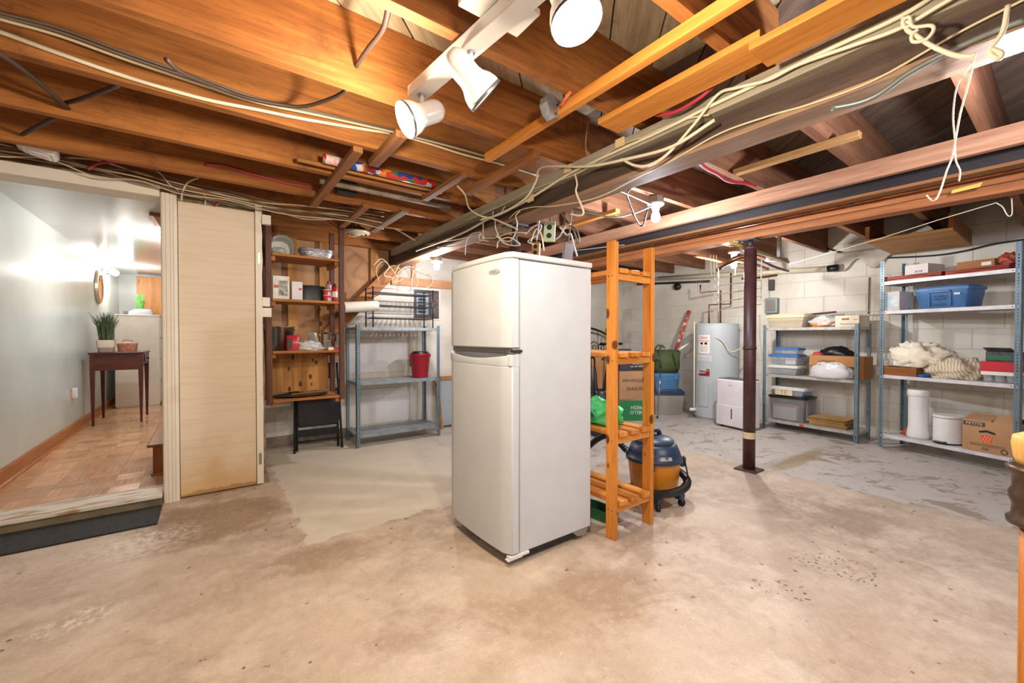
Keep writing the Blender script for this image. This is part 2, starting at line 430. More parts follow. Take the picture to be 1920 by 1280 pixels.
# ---- walls
wallpaint = M('wall_paint_white', '#d9d4ca', 0.6, c2='#c3bcb1', ns=2.2, bump=0.12, bs=40, world=True)
blockpaint = M('block_paint', '#d9d4cb', 0.6, c2='#c9c2b6', ns=1.6, bump=0.35, bs=45, world=True, rand=0.025)
mortar = M('mortar', '#cfc9be', 0.85, c2='#bdb6aa', ns=5, bump=0.3, world=True)
wr = struct(MB().box(XR, XR + 0.2, -3.1, YB + 0.2, 0, ZD).build('wall_right', mortar))
wb = struct(MB().box(0.2, XR, YB, YB + 0.2, 0, ZD).build('wall_back', wallpaint))
struct(MB().box(-2.9, -2.7, -3.3, 3.9, 0, ZD).build('wall_left', wallpaint))
struct(MB().box(-2.7, XR, -3.3, -3.1, 0, ZD).build('wall_front', wallpaint))
def blockmesh(ax):
    w, h, e = 0.198, 0.0985, 0.006
    def P(u, v, d): return (-d, u, v) if ax == 'x' else (u, -d, v)
    r = [[P(-w, -h, 0), P(w, -h, 0), P(w, h, 0), P(-w, h, 0)], [P(-w, -h, 0.002), P(w, -h, 0.002), P(w, h, 0.002), P(-w, h, 0.002)],
         [P(-w + e, -h + e, 0.005), P(w - e, -h + e, 0.005), P(w - e, h - e, 0.005), P(-w + e, h - e, 0.005)]]
    return MB().loft(r).mesh('block', blockpaint)
bmx, bmy = blockmesh('x'), blockmesh('y')
for row in range(12):
    z = 0.10 + row * 0.201
    if z + 0.1 > ZD: break
    for k in range(13):
        y = YB - 0.2 - k * 0.402 - (0.201 if row % 2 else 0)
        if y < -0.4: continue
        o = bpy.data.objects.new('block', bmx); COL.objects.link(o); o.location = (XR, y, z); o.parent = wr
    for k in range(6):
        x = XR - 0.21 - k * 0.402 - (0.201 if row % 2 else 0)
        o = bpy.data.objects.new('block', bmy); COL.objects.link(o); o.location = (x, YB, z); o.parent = wb
# brown fibreboard and studs on the left end of the back wall, below the stair stringer
fibre = M('fibreboard', '#b08560', 0.8, c2='#9c7250', ns=3)
MB().prism([(0.2, 0.98), (0.95, 0.98), (2.02, 2.15), (2.02, ZD), (0.2, ZD)], 'y', YB - 0.012, YB).build('fibreboard_panel', fibre, wb)
for x0, zb in ((0.66, 1.0), (0.96, 1.0), (1.50, 1.6), (0.30, 0.3)):
    MB().box(x0, x0 + 0.09, YB - 0.05, YB - 0.012, zb, ZD).build('stud', w_stud, wb)
MB().box(0.3, 1.6, YB - 0.06, YB - 0.012, 2.16, 2.28).build('top_plate', w_pine_x, wb)
MB().box(1.75, 3.2, YB - 0.04, YB, 1.74, 1.84).build('nailer', wood('peach_pine', '#d6a27c', '#c08a62', 'x'), wb)
MB().box(2.0, 2.05, YB - 0.04, YB, 1.84, ZD).build('nailer_post', wood('peach_pine_z', '#d6a27c', '#c08a62', 'z'), wb)
patch = M('wall_patch', '#e2e0e2', 0.6, c2='#d6d4d8', ns=4)
MB().box(1.25, 1.95, YB - 0.006, YB, 0.72, 1.06).build('drywall_patch', patch, wb)
MB().box(1.38, 2.02, YB - 0.006, YB, 0.12, 0.52).build('drywall_patch', patch, wb)
MB().box(0.3, 1.3, YB - 0.025, YB, 0.0, 0.11).build('kick_board', M('kick_board', '#8c8078', 0.8, c2='#6f645c', ns=8), wb)
# ---- ceiling: diagonal deck boards, joists
ceil = struct(MB().box(-2.9, XR + 0.2, -3.3, 10.2, ZD + 0.026, ZD + 0.08).build('ceiling', M('deck_top', '#3a332c', 0.9)))
def clip(poly, a, b, c):                       # keep a*x+b*y<=c
    out = []
    for i in range(len(poly)):
        p, q = poly[i], poly[(i + 1) % len(poly)]
        fp, fq = a * p[0] + b * p[1] - c, a * q[0] + b * q[1] - c
        if fp <= 0: out.append(p)
        if (fp < 0) != (fq < 0):
            t = fp / (fp - fq); out.append((p[0] + (q[0] - p[0]) * t, p[1] + (q[1] - p[1]) * t))
    return out
R2 = math.sqrt(0.5)
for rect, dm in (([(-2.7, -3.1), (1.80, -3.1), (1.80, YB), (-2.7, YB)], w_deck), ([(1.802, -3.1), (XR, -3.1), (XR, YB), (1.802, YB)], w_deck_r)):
    loc_rect = [(x * R2 + y * R2, -x * R2 + y * R2) for x, y in rect]      # local x along board
    for i in range(-34, 30):
        a0 = i * 0.212 + 0.07
        p = clip(clip(loc_rect, 0, 1, a0 + 0.205), 0, -1, -a0)
        if len(p) < 3: continue
        o = MB().prism(p, 'z', ZD, ZD + 0.024).build('deck_board', dm, ceil)
        o.rotation_euler = (0, 0, math.pi / 4)
for k in range(-7, 9):
    y0 = 0.715 + 0.505 * k
    if y0 + 0.05 > YB: continue
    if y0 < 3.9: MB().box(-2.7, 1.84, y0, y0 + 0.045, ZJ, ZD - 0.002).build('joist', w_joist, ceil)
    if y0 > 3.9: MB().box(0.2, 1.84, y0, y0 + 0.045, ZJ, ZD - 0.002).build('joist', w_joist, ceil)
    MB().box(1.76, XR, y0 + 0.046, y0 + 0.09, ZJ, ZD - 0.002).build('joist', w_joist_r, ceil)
# cross-bridging between joists over the right half
# ---- door wall (between the basement and the hall)
def cream_board():
    m = bpy.data.materials.new('cream_board'); t = NT(m); t.b.inputs['Roughness'].default_value = 0.6
    v = t.coord('Object'); s_ = t.n('ShaderNodeSeparateXYZ'); t.link(v, s_.inputs[0])
    n1 = t.noise(v, 3.5, 6, 0.65); n2 = t.noise(v, 14, 6, 0.7); n3 = t.noise(t.coord('Object', (1.2, 1, 22)), 2.2, 5, 0.6)
    c = t.mix(t.step(n3, 0.4, 0.75), lin('#d9c8b2'), lin('#d0bda3'))
    low = t.step(t.math('ADD', s_.outputs[2], t.math('MULTIPLY', t.math('SUBTRACT', n1, 0.5), -1.1)), 0.42, 0.02)
    c = t.mix(t.math('MULTIPLY', low, 0.75), c, lin('#c9a267'))
    c = t.mix(t.math('MULTIPLY', t.step(t.math('ADD', s_.outputs[2], t.math('MULTIPLY', n2, 0.09)), 0.085, 0.075), 0.85), c, lin('#a97c48'))
    c = t.mix(t.math('MULTIPLY', t.step(n2, 0.70, 0.74), 0.6), c, lin('#b58d5c'))
    t.link(c, t.b.inputs['Base Color']); t.bump(n2, 0.1, 0.002)
    return m
cream = cream_board()
creamtrim = M('cream_trim', '#e0d7c8', 0.55, c2='#d3c6b0', ns=5, lo=0.55, hi=0.8, bump=0.1, bs=50)
plaster = M('rough_plaster', '#8d7a63', 0.9, c2='#6b5a45', ns=14, bump=0.8, bs=40)
wd_ = struct(MB().box(-0.20, 0.31, 3.70, 3.82, 0, 2.133).box(-2.7, -1.27, 3.70, 3.82, 0, 2.133).box(-1.27, -0.20, 3.70, 3.82, 2.14, 2.17)
             .build('wall_door', plaster))
MB().box(-0.162, 0.288, 3.672, 3.70, 0.012, 2.065).build('board_panel', cream, wd_, bev=0.002)
pts = [(0.292, 0.012), (0.335, 0.012)] + [(0.335 + 0.008 * mnoise.noise(Vector((0, 0, z * 7.3))), z) for z in [0.1 * i for i in range(2, 22)]] + [(0.333, 2.12), (0.292, 2.12)]
MB().prism(pts, 'y', 3.664, 3.70).build('stud_trim', creamtrim, wd_)
for zz in (0.16, 1.68):
    MB().box(0.305, 0.322, 3.659, 3.664, zz, zz + 0.085).build('hinge', M('hinge_zinc', '#8f9a92', 0.4, 0.7), wd_)
MB().prism([(0.335, 0.0), (0.375, 0.0), (0.372, 0.06), (0.352, 0.1), (0.356, 0.3), (0.345, 0.5), (0.352, 0.9), (0.343, 1.2), (0.35, 1.22), (0.335, 1.22)], 'y', 3.70, 3.80).build('broken_edge', plaster, wd_)
for zz, ww in ((1.28, 0.06), (1.36, 0.05), (1.99, 0.06)):
    MB().box(0.336, 0.336 + ww, 3.675, 3.72, zz, zz + 0.07).build('blocking', creamtrim, wd_, bev=0.003)
# casing around the opening
def casing_profile():
    pr = [(-0.252, 3.70), (-0.252, 3.650), (-0.245, 3.642)]
    for g in (-0.228, -0.205, -0.187):
        pr += [(g - 0.004, 3.640), (g, 3.645), (g + 0.004, 3.640)]
    return pr + [(-0.172, 3.645), (-0.165, 3.655), (-0.165, 3.70)]
struct(MB().prism(casing_profile(), 'z', 0, 2.10).build('trim_1', creamtrim))
struct(MB().box(-1.32, -0.255, 3.645, 3.70, 2.068, 2.14).build('trim_2', creamtrim, bev=0.004))
struct(MB().box(-0.255, -0.20, 3.70, 3.84, 0.075, 2.075).box(-1.27, -0.255, 3.70, 3.84, 2.068, 2.09).build('trim_3', creamtrim))
sill = struct(MB().box(-1.34, -0.256, 3.625, 3.70, 0.0, 0.048).build('trim_4', M('sill_riser', '#7d7158', 0.7, c2='#5f5440', ns=6)))
MB().box(-1.34, -0.256, 3.608, 3.84, 0.05, 0.078).build('threshold', M('worn_threshold', '#d8cdbd', 0.55, c2='#a47f55', ns=7, stretch=(0.6, 3, 3), lo=0.5, hi=0.6), sill, bev=0.006)
# ---- hall beyond the door
ZH = 0.075
hallpaint = M('hall_paint', '#c5cac6', 0.25, c2='#bcc2be', ns=1.5, bump=0.06, bs=18, world=True)
hallceil = M('hall_ceiling_paint', '#d4d3d2', 0.16, c2='#cac9c8', ns=1.2, bump=0.06, bs=10, world=True, stretch=(0.3, 1, 1))
struct(MB().box(-1.32, -1.2, 3.82, 9.7, 0, 2.2).build('wall_hall_left', hallpaint))
struct(MB().box(-1.2, 0.2, 9.5, 9.7, 0, 2.2).build('wall_hall_far', hallpaint))
struct(MB().box(0.08, 0.2, 3.82, 9.5, 0, 2.43).build('wall_hall_right', hallpaint))
struct(MB().box(-1.32, 0.2, 3.82, 9.7, 2.175, 2.2).build('ceiling_hall', hallceil))
fh = struct(MB().box(-1.2, 0.08, 3.82, 9.5, -0.02, ZH - 0.012).build('floor_hall', M('parquet_glue', '#6f4a30', 0.8)))
w_parq = wood('parquet', '#d6a680', '#c18c64', 'x', 0.18, 0.25, 0.16)
tw = 0.16
pm_ = MB()
for q in range(5):
    a = -tw / 2 + q * tw / 5
    pm_.box(-tw / 2 + 0.0006, tw / 2 - 0.0006, a + 0.0005, a + tw / 5 - 0.0005, 0, 0.012)
pmesh = pm_.mesh('parquet_tile', w_parq)
for i in range(8):
    for j in range(36):
        o = bpy.data.objects.new('parquet_tile', pmesh); COL.objects.link(o)
        o.location = (-1.2 + tw * (i + 0.5), 3.84 + tw * (j + 0.5), ZH - 0.012); o.parent = fh
        if (i + j) % 2: o.rotation_euler = (0, 0, math.pi / 2)
        if o.location.x > 0.08: bpy.data.objects.remove(o)
struct(MB().prism([(-1.2, ZH), (-1.178, ZH), (-1.178, ZH + 0.012), (-1.182, ZH + 0.1), (-1.19, ZH + 0.112), (-1.2, ZH + 0.112)], 'y', 3.84, 9.5).build('baseboard_left', w_base))
qr = [(-1.178, ZH), (-1.16, ZH), (-1.164, ZH + 0.012), (-1.178, ZH + 0.018)]
struct(MB().prism(qr, 'y', 3.84, 9.5).build('baseboard_shoe', w_base))
# fix prism orientation: profile is x,z extruded in y
# ================================================================== beams and loose timber
mb = thing('main_beam', 'old dark timber beam carrying the joists, draped with cables', 'beam', (0, 0, 0))
BX = 1.72
MB().box(BX, BX + 0.16, -3.1, YB - 0.02, 1.955, ZJ - 0.001).build('beam_timber', w_dark_beam, mb)
MB().box(BX - 0.004, BX + 0.14, -3.1, YB - 0.03, 1.935, 1.955).build('bottom_strip', wood('beam_bottom', '#a58468', '#7f624c', 'y'), mb)
MB().box(BX - 0.045, BX - 0.0005, -3.1, 4.6, 2.046, 2.116).build('ledger', w_ledger, mb)
hb = tag(MB().box(3.06, 3.10, -2.9, 4.6, 2.035, ZJ - 0.0005).build('header_board', w_header), 'long pale header board nailed under the joists beside the bare bulb', 'board')
db = thing('dropped_beam', 'dark dropped beam with a thin bright lower edge behind the pale header', 'beam', (0, 0, 0))
MB().box(3.34, 3.42, -2.9, 4.5, 2.03, ZJ - 0.001).build('beam_timber', wood('black_beam', '#3a3233', '#2a2425', 'y'), db)
MB().box(3.335, 3.43, -2.9, 4.5, 2.012, 2.03).build('edge_strip', w_strip, db)
cb = thing('support_beam', 'orange doubled beam resting on the maroon steel post', 'beam', (0, 0, 0))
w_cb = wood('support_wood', '#b97547', '#94582f', 'y', 0.65, 0.3, 0.1)
MB().box(3.63, 3.75, -2.9, 4.55, 1.945, 1.998).build('lower_plank', w_cb, cb, bev=0.003)
MB().box(3.635, 3.75, -2.9, 4.55, 2.002, ZJ - 0.001).build('upper_plank', w_cb, cb)
# loose strips nailed under the joists (all run along y)
LS = 'timber strips nailed under the joists'
def strip(x, y0, y1, w, h, label, mat=None, z=ZJ, name='timber_strip', group=None, tilt=0):
    o = MB().box(-w / 2, w / 2, 0, y1 - y0, -h, 0).build(name, mat or w_strip, bev=0.002, loc=(x, y0, z - 0.001))
    if tilt: o.rotation_euler = (0, 0, tilt)
    return tag(o, label, 'board', group)
strip(0.645, 2.25, 3.40, 0.05, 0.03, 'long brown timber strip crossing the rolled wrapping paper overhead', group=LS)
strip(0.765, 1.95, 2.38, 0.055, 0.035, 'short brown timber strip right below the lit spotlight', group=LS)
strip(1.262, 2.21, 2.78, 0.045, 0.03, 'brown timber strip at the right end of the wrapping paper roll', group=LS)
strip(1.43, 1.72, 2.47, 0.05, 0.04, 'brown timber strip beside the end of the long orange furring strip', group=LS)
strip(0.97, 3.18, 3.90, 0.05, 0.03, 'timber strip over the hanging shelf, left of the grey one', group=LS)
strip(1.26, 3.14, 3.94, 0.06, 0.022, 'greyish weathered timber strip over the round metal vent', wood('grey_strip', '#8b7460', '#6c5846', 'y'), group=LS)
strip(2.57, 0.635, 1.23, 0.05, 0.03, 'yellowish furring strip nailed under a joist beyond the main beam', wood('yellow_strip', '#c9a068', '#9a6a3c', 'y'), group=LS)
strip(1.245, -0.6, 1.93, 0.036, 0.042, 'long narrow orange furring strip with a small metal box on it', w_orange_y, name='furring_strip')
strip(1.525, 0.62, 1.315, 0.145, 0.026, 'short wide orange plank under the joists, left of the cable run', w_orange_y, name='plank')
strip(1.525, -1.2, 0.655, 0.145, 0.026, 'long wide orange plank overlapping the shorter plank, at top right', w_orange_y, z=ZJ - 0.027, name='plank', tilt=0.0)
# stair stringer against the back wall
p0, p1 = Vector((1.02, YB - 0.1, 1.14)), Vector((2.06, YB - 0.1, 2.235))
tag(MB().bar(p0, p1, 0.045, 0.13).build('stair_stringer', wood('stringer', '#a9713f', '#845229', 'x'), bev=0.004), 'sloping brown stair stringer above the metal shoe rack', 'stringer')
tag(MB().box(1.12, 1.46, 4.52, 4.70, 1.395, 1.412).build('ledge_board', creamtrim), 'thin cream board jutting out beside the hanging shelf', 'board')
# pine boards box under the joists at the right wall
pb = thing('ceiling_box', 'varnished pine board box hung under the joists above the right rack', 'box', (0, 0, 0))
w_vp = wood('varnished_pine', '#b98a52', '#9a6c38', 'y')
for a, b_ in ((4.85, 5.55), (5.558, 5.60), (5.608, 5.86)):
    MB().box(a, b_, 0.60, 1.16, 1.99, 2.012).build('board', w_vp, pb, bev=0.003)
for yy in (0.60, 1.13):
    MB().box(4.87, 5.85, yy, yy + 0.03, 2.013, ZJ - 0.001).build('cleat', w_strip, pb)
strip(2.60, 2.14, 2.78, 0.05, 0.03, 'orange timber strip under the joists behind the electrical boxes', w_orange_y, group=LS)
# ================================================================== lamps
porcelain = M('porcelain', '#e9e6df', 0.25)
glowA = emit('bulb_glow_warm', '#fff0d8', 30)
glowB = emit('bulb_glow_cool', '#eef4ff', 30)
def spot_head(root, pivot, direction, glow, key, lit=True, light_kind='POINT'):
    """step-shaped track head: rounded back, narrow neck, flared rim; opening towards direction"""
    d = Vector(direction).normalized(); pivot = Vector(pivot)
    c = pivot - d * 0.02
    prof = [(0.001, -0.075), (0.022, -0.071), (0.036, -0.056), (0.042, -0.036), (0.042, 0.02), (0.046, 0.035), (0.058, 0.055), (0.064, 0.075), (0.065, 0.095), (0.061, 0.095), (0.058, 0.07), (0.038, 0.03)]
    h = MB().lathe(prof, c, 28, d, cap1=False).build('lamp_head', M('track_enamel', '#e2ded8', 0.25), root, smooth=True)
    MB().lathe([(0.0655, 0.088), (0.0665, 0.090), (0.0665, 0.096), (0.0655, 0.098)], c, 28, d, False, False).build('rim', M('rim_grey', '#5b5a5c', 0.3, 0.5), h, smooth=True)
    MB().lathe([(0.001, 0.076), (0.03, 0.074), (0.05, 0.066), (0.055, 0.055), (0.03, 0.03), (0.001, 0.03)], c, 24, d).build('bulb', glow if lit else M('bulb_off', '#d8d4cc', 0.2), h, smooth=True)
    if lit: lamp_light('spot_light', key, c + d * 0.13, root, 0.045)
    return h
tl = thing('track_light', 'white ceiling track light bar with three spotlight heads', 'track light', (0.70, 1.2, ZJ))
b0, b1 = Vector((0.665, 1.555, 2.085)) - tl.location, Vector((0.765, 0.52, 2.085)) - tl.location
enam = M('track_enamel', '#e2ded8', 0.25)
MB().bar(b0, b1, 0.065, 0.045).build('track_bar', enam, tl, bev=0.004)
mid = b0.lerp(b1, 0.50)
MB().box(mid.x - 0.11, mid.x + 0.11, mid.y - 0.06, mid.y + 0.06, -0.022, -0.002).build('canopy', enam, tl, bev=0.004)
for tt, piv, dr, gl, key, lit in ((0.05, Vector((0.672, 1.50, 1.985)), (-0.80, 0.08, -0.45), glowA, 'track_left', True),
                                 (0.36, Vector((0.70, 1.19, 1.985)), (0.74, -0.12, -0.62), glowA, 'track_down', False),
                                 (0.72, Vector((0.745, 0.775, 1.99)), (0.05, -0.35, -0.92), glowA, 'track_right', True)):
    q = b0.lerp(b1, tt); piv = piv - tl.location
    MB().cyl((q.x, q.y, q.z - 0.02), (piv.x, piv.y, piv.z + 0.03), 0.008, n=10).build('stem', enam, tl, smooth=True)
    MB().cyl((q.x, q.y, q.z - 0.028), (q.x, q.y, q.z - 0.0225), 0.013, n=14).build('swivel_ring', galv, tl, smooth=True)
    spot_head(tl, piv, dr, gl, key, lit)
def bulb_fixture(name, label, loc, key, glow, top, wire=None, chain=False):
    """porcelain lampholder with a bare bulb; loc = bulb centre, top = underside it hangs from"""
    r = thing(name, label, 'light', (loc[0], loc[1], loc[2]))
    dz = top - loc[2]
    MB().lathe([(0.055, dz - 0.002), (0.055, dz - 0.045), (0.052, dz - 0.047)], n=8).build('junction_box', M('zinc_box', '#9a8f86', 0.45, 0.5), r)
    MB().lathe([(0.058, dz - 0.047), (0.06, dz - 0.055), (0.05, dz - 0.065), (0.03, dz - 0.07), (0.026, 0.055), (0.022, 0.05)], n=24).build('lampholder', porcelain, r, smooth=True)
    prof = [(0.014, 0.066), (0.016, 0.045), (0.026, 0.025), (0.031, 0.0), (0.028, -0.018), (0.016, -0.030), (0.001, -0.034)]
    MB().lathe(prof, n=20).build('bulb', glow, r, smooth=True)
    lamp_light('bulb_light', key, (0, 0, -0.085), r, 0.035)
    if chain: MB().tube([(0.03, 0, 0.06), (0.035, 0, -0.02), (0.03, 0.004, -0.11)], 0.0018, 6).build('pull_string', M('string', '#d9cfb4', 0.9), r)
    return r
bulb_fixture('bare_bulb', 'bare lit bulb in a porcelain holder under the joist beside the pale header', (2.60, 1.80, 1.985), 'bulb_middle', glowB, ZJ - 0.001, chain=False)
bulb_fixture('bare_bulb', 'bare lit bulb over the wire shoe rack behind the fridge', (1.90, 3.90, 1.845), 'bulb_back', emit('bulb_glow_pink', '#fff0ea', 30), ZJ - 0.18)
bulb_fixture('bare_bulb', 'bare lit bulb among the drying rack arms by the steel post', (4.50, 2.16, 1.885), 'bulb_far', emit('bulb_glow_soft', '#fff2da', 30), ZJ - 0.06, chain=True)
bulb_fixture('bare_bulb', 'bare bulb at the near end of the main beam, right of the view', (2.14, 0.02, 1.93), 'bulb_side', emit('bulb_glow_side', '#f4f2ff', 30), ZJ - 0.001)
bulb_fixture('bare_bulb', 'added unseen fill bulb under the joists behind the viewer', (-0.6, -1.4, 1.98), 'fill_bulb_rear', emit('fill_bulb_glow', '#fff0dc', 30), ZJ - 0.001)  # unseen bulb added behind the viewer to brighten the near side
# ================================================================== refrigerator (door side faces -x)
fx0, fx1, fy0, fy1, fH = 1.165, 1.745, 1.62, 2.235, 1.545
fr = thing('refrigerator', 'white two-door top-freezer refrigerator standing free on the concrete floor', 'refrigerator', (fx0, fy0, 0))
fw, fd = fy1 - fy0, fx1 - fx0
body = MB().box(0.075, fd, 0.004, fw - 0.004, 0.055, fH - 0.035).build('cabinet', fridge_m, fr, bev=0.006)
def door_prof(inset=0.0, depth=0.068, n=16):
    pts = []
    for i in range(n + 1):
        t = i / n; y = t * fw
        bul = 0.016 * (1 - (2 * t - 1) ** 2)
        e = min(t, 1 - t) * fw
        rnd = 0 if e > 0.022 else 0.022 - math.sqrt(max(0, 0.022 ** 2 - (0.022 - e) ** 2))
        pts.append((0.004 - bul + rnd + inset, y))
    # extra points at the rounded corners
    return pts
def door(z0, z1, name):
    pr = door_prof()
    poly = pr + [(0.068, fw), (0.068, 0.0)]
    return MB().prism(poly, 'z', z0, z1).build(name, fridge_m, fr, bev=0.005, auto=True)
cpf = [(x + 0.004, -0.004 + y * (fw + 0.008) / fw) for x, y in door_prof()]
cap = MB().prism(cpf + [(fd + 0.002, fw + 0.004), (fd + 0.002, -0.004)], 'z', fH - 0.03, fH).build('top_panel', M('fridge_top', '#cdcdcc', 0.4), fr, bev=0.008)
fz = door(1.075, 1.512, 'freezer_door')
ld = door(0.062, 0.985, 'fridge_door')
# recessed grip along the top of the lower door: back slab plus curved lip
MB().box(0.040, 0.068, 0.0, fw, 0.985, 1.045).build('grip_recess', fridge_m, ld)
pr = door_prof(); rin = [(x + 0.012, y) for x, y in pr]
lip = MB(); rings = []
for (xo, yo), (xi, yi), i in zip(pr, rin, range(len(pr))):
    t = i / (len(pr) - 1); zt = 1.040 - 0.022 * math.sin(math.pi * t)
    rings.append([(xo, yo, 0.985), (xo - 0.004, yo, zt - 0.012), (xo - 0.002, yo, zt), (xi, yi, zt), (xi, yi, 0.985)])
lip.loft(rings).build('grip_lip', fridge_m, ld, auto=True)
for yy in (0.0, fw - 0.035):
    MB().box(0.012, 0.045, yy + 0.002, yy + 0.033, 0.985, 1.042).build('grip_end', fridge_m, ld, bev=0.006)
MB().box(0.03, 0.066, 0.004, fw - 0.004, 1.047, 1.073).build('door_gap', M('gasket_grey', '#8e8c88', 0.6), fr)
MB().box(0.028, 0.085, -0.004, 0.02, 1.052, 1.066).build('centre_hinge', M('hinge_dark', '#3c3a38', 0.4, 0.6), fr, bev=0.002)
MB().box(0.01, 0.13, -0.003, 0.03, 0.042, 0.056).box(0.0, 0.09, 0.0, 0.028, 0.035, 0.043).build('bottom_hinge', white, fr, bev=0.002)
MB().box(0.0685, 0.0745, 0.014, fw - 0.014, 0.07, 1.50).build('gasket', M('gasket_shadow', '#77757a', 0.7), fr)
MB().box(0.09, fd - 0.03, 0.02, fw - 0.02, 0.02, 0.055).build('base_frame', black, fr)
for xx, yy in ((0.13, 0.05), (0.13, fw - 0.05), (fd - 0.06, 0.05), (fd - 0.06, fw - 0.05)):
    MB().cyl((xx, yy - 0.015, 0.021), (xx, yy + 0.015, 0.021), 0.021, n=14).build('roller', M('roller', '#6d6b68', 0.5), fr, smooth=True)
MB().prism([(fd - 0.14, 0.055), (fd - 0.02, 0.055), (fd - 0.04, 0.022), (fd - 0.10, 0.022)], 'y', 0.005, 0.03).build('roller_bracket', M('bracket', '#9a9894', 0.4, 0.5), fr)
# oval badge on the freezer door
bz, by = 1.455, 0.115
t_ = by / fw; bx = 0.004 - 0.016 * (1 - (2 * t_ - 1) ** 2)
bd = MB().loft([[(bx - 0.0005 + 0.001, by + 0.052 * math.cos(a), bz + 0.014 * math.sin(a)) for a in [2 * math.pi * k / 28 for k in range(28)]],
                [(bx - 0.0025, by + 0.050 * math.cos(a), bz + 0.0125 * math.sin(a)) for a in [2 * math.pi * k / 28 for k in range(28)]]]).build('badge', M('badge_silver', '#c9c7c2', 0.25, 0.5), fz)
text('Danby', 0.019, M('badge_ink', '#77777a', 0.4), bd, (bx - 0.0028, by, bz), (math.pi / 2, 0, -math.pi / 2), ext=0.0003)
# ================================================================== pine slat rack beside the fridge
pr_ = thing('slat_rack', 'tall orange pine slatted rack standing right behind the white refrigerator', 'rack', (1.80, 1.50, 0))
RL, RD, PH = 0.80, 0.36, 1.66
for yy in (0.0, RL - 0.062):
    for xx in (0.0, RD - 0.03):
        MB().box(xx, xx + 0.03, yy, yy + 0.062, 0, PH).build('post', w_rack_z, pr_, bev=0.003)
for zz in (0.20, 0.585, 1.03, 1.50):
    for yy in (0.008, RL - 0.045):
        c = MB().box(0.0305, RD - 0.0305, yy, yy + 0.034, zz - 0.055, zz - 0.017).build('cleat', w_rack_x, pr_, bev=0.002)
    for q in range(3):
        a = 0.040 + q * 0.103
        MB().box(a, a + 0.07, -0.006, RL + 0.004, zz - 0.0165, zz + 0.010).build('slat', w_rack_y, pr_, bev=0.003)
screw = M('screw', '#4a3a2a', 0.4, 0.7)
for zz in (0.165, 0.55, 0.995, 1.465):
    for yy in (0.018, 0.044):
        MB().cyl((-0.0012, yy, zz), (0.002, yy, zz), 0.0035, n=8).build('screw_head', screw, pr_)
# ================================================================== steel posts
maroon = M('maroon_paint', '#4c2c2c', 0.45, c2='#3c2222', ns=7, bump=0.2, bs=60)
sp = thing('steel_post', 'maroon painted steel support post bolted to the floor', 'post', (3.69, 1.635, 0))
MB().cyl((0, 0, 0.012), (0, 0, 1.86), 0.047, n=28).build('tube', maroon, sp, smooth=True)
MB().box(-0.085, 0.085, -0.085, 0.085, 0, 0.012).build('base_plate', M('rusty_plate', '#5a4036', 0.7, c2='#46302a', ns=9), sp)
MB().cyl((0, 0, 1.02), (0, 0, 1.045), 0.051, n=28).build('collar', maroon, sp, smooth=True)
MB().cyl((0, 0, 1.86), (0, 0, 1.885), 0.053, n=28).build('cap', maroon, sp, smooth=True)
MB().cyl((0, 0, 1.885), (0, 0, 1.935), 0.018, n=14).build('jack_screw', M('grey_screw', '#4b4b50', 0.5, 0.6), sp, smooth=True)
MB().box(-0.06, 0.06, -0.06, 0.06, 1.935, 1.944).build('top_plate', M('grey_screw', '#4b4b50'), sp)
MB().lathe([(0.0485, 0.27), (0.0485, 0.325)], n=28, cap0=False, cap1=False).build('tape', M('masking_tape', '#cdb894', 0.8), sp, smooth=True)
sp2 = thing('steel_post', 'dark steel post under the main beam, rising behind the refrigerator', 'post', (1.80, 2.42, 0))
MB().cyl((0, 0, 0.01), (0, 0, 1.78), 0.045, n=24).build('tube', maroon, sp2, smooth=True)
MB().cyl((0, 0, 1.78), (0, 0, 1.925), 0.022, n=14).build('jack_screw', M('grey_screw', '#4b4b50'), sp2, smooth=True)
MB().box(-0.07, 0.07, -0.07, 0.07, 1.925, 1.9345).build('top_plate', M('grey_screw', '#4b4b50'), sp2)
MB().box(-0.08, 0.08, -0.08, 0.08, 0, 0.01).build('base_plate', maroon, sp2)
# ================================================================== cables
wht = M('white_cable', '#d2c8b0', 0.5); crm = M('cream_cable', '#c2b493', 0.55); gry = M('grey_cable', '#6b5c50', 0.6); drk = M('dark_cable', '#3d2c24', 0.6)
red = M('red_cable', '#a52c3a', 0.45); lgr = M('light_grey_cable', '#b9bcc2', 0.5); arm = M('armoured_cable', '#7b7f7c', 0.4, 0.5); blk = M('black_cable', '#1b1a1b', 0.5)
def cable(label, mat, r, pts, group=None, name='cable', cat='cable', n=6, sm=5, **plane):
    P = [p if isinstance(p, Vector) else (W(p[0], p[1], **plane) if len(p) == 2 else W(p[0], p[1], **p[2])) for p in pts]
    c = P[0].copy()
    o = MB().tube([p - c for p in P], r, n, sm).build(name, mat, smooth=True, loc=c)
    return tag(o, label, cat, group)
J2 = 0.715 + 0.505 * 3 - 0.012
G1 = 'cables stapled along the third joist'
cable('white flat cable sagging along the joist at upper left', wht, 0.008, [(-60, 42), (0, 60), (110, 100), (240, 145), (380, 185), (480, 205), (580, 225), (730, 250)], G1, y=J2)
for i, (off, mt) in enumerate(((-18, gry), (-12, gry), (-6, crm))):
    cable(('topmost brown', 'middle brown', 'lowest cream')[i] + ' cable of the bunch above the white flat cable at upper left', mt, 0.0055, [(-60, 22 + off), (0, 42 + off), (110, 74 + off * 1.2), (240, 120 + off * 1.1), (380, 166 + off), (480, 196 + off * .7), (600, 220 + off * .5), (740, 250 + off * .3), (840, 275 + off * .3), (930, 300 + off * .3)], G1, y=J2 - 0.008 * (i + 1))
cable('white cable continuing along the joist right of the lit spotlight', wht, 0.006, [(740, 252), (800, 268), (870, 290), (940, 308), (1010, 330)], G1, y=J2)
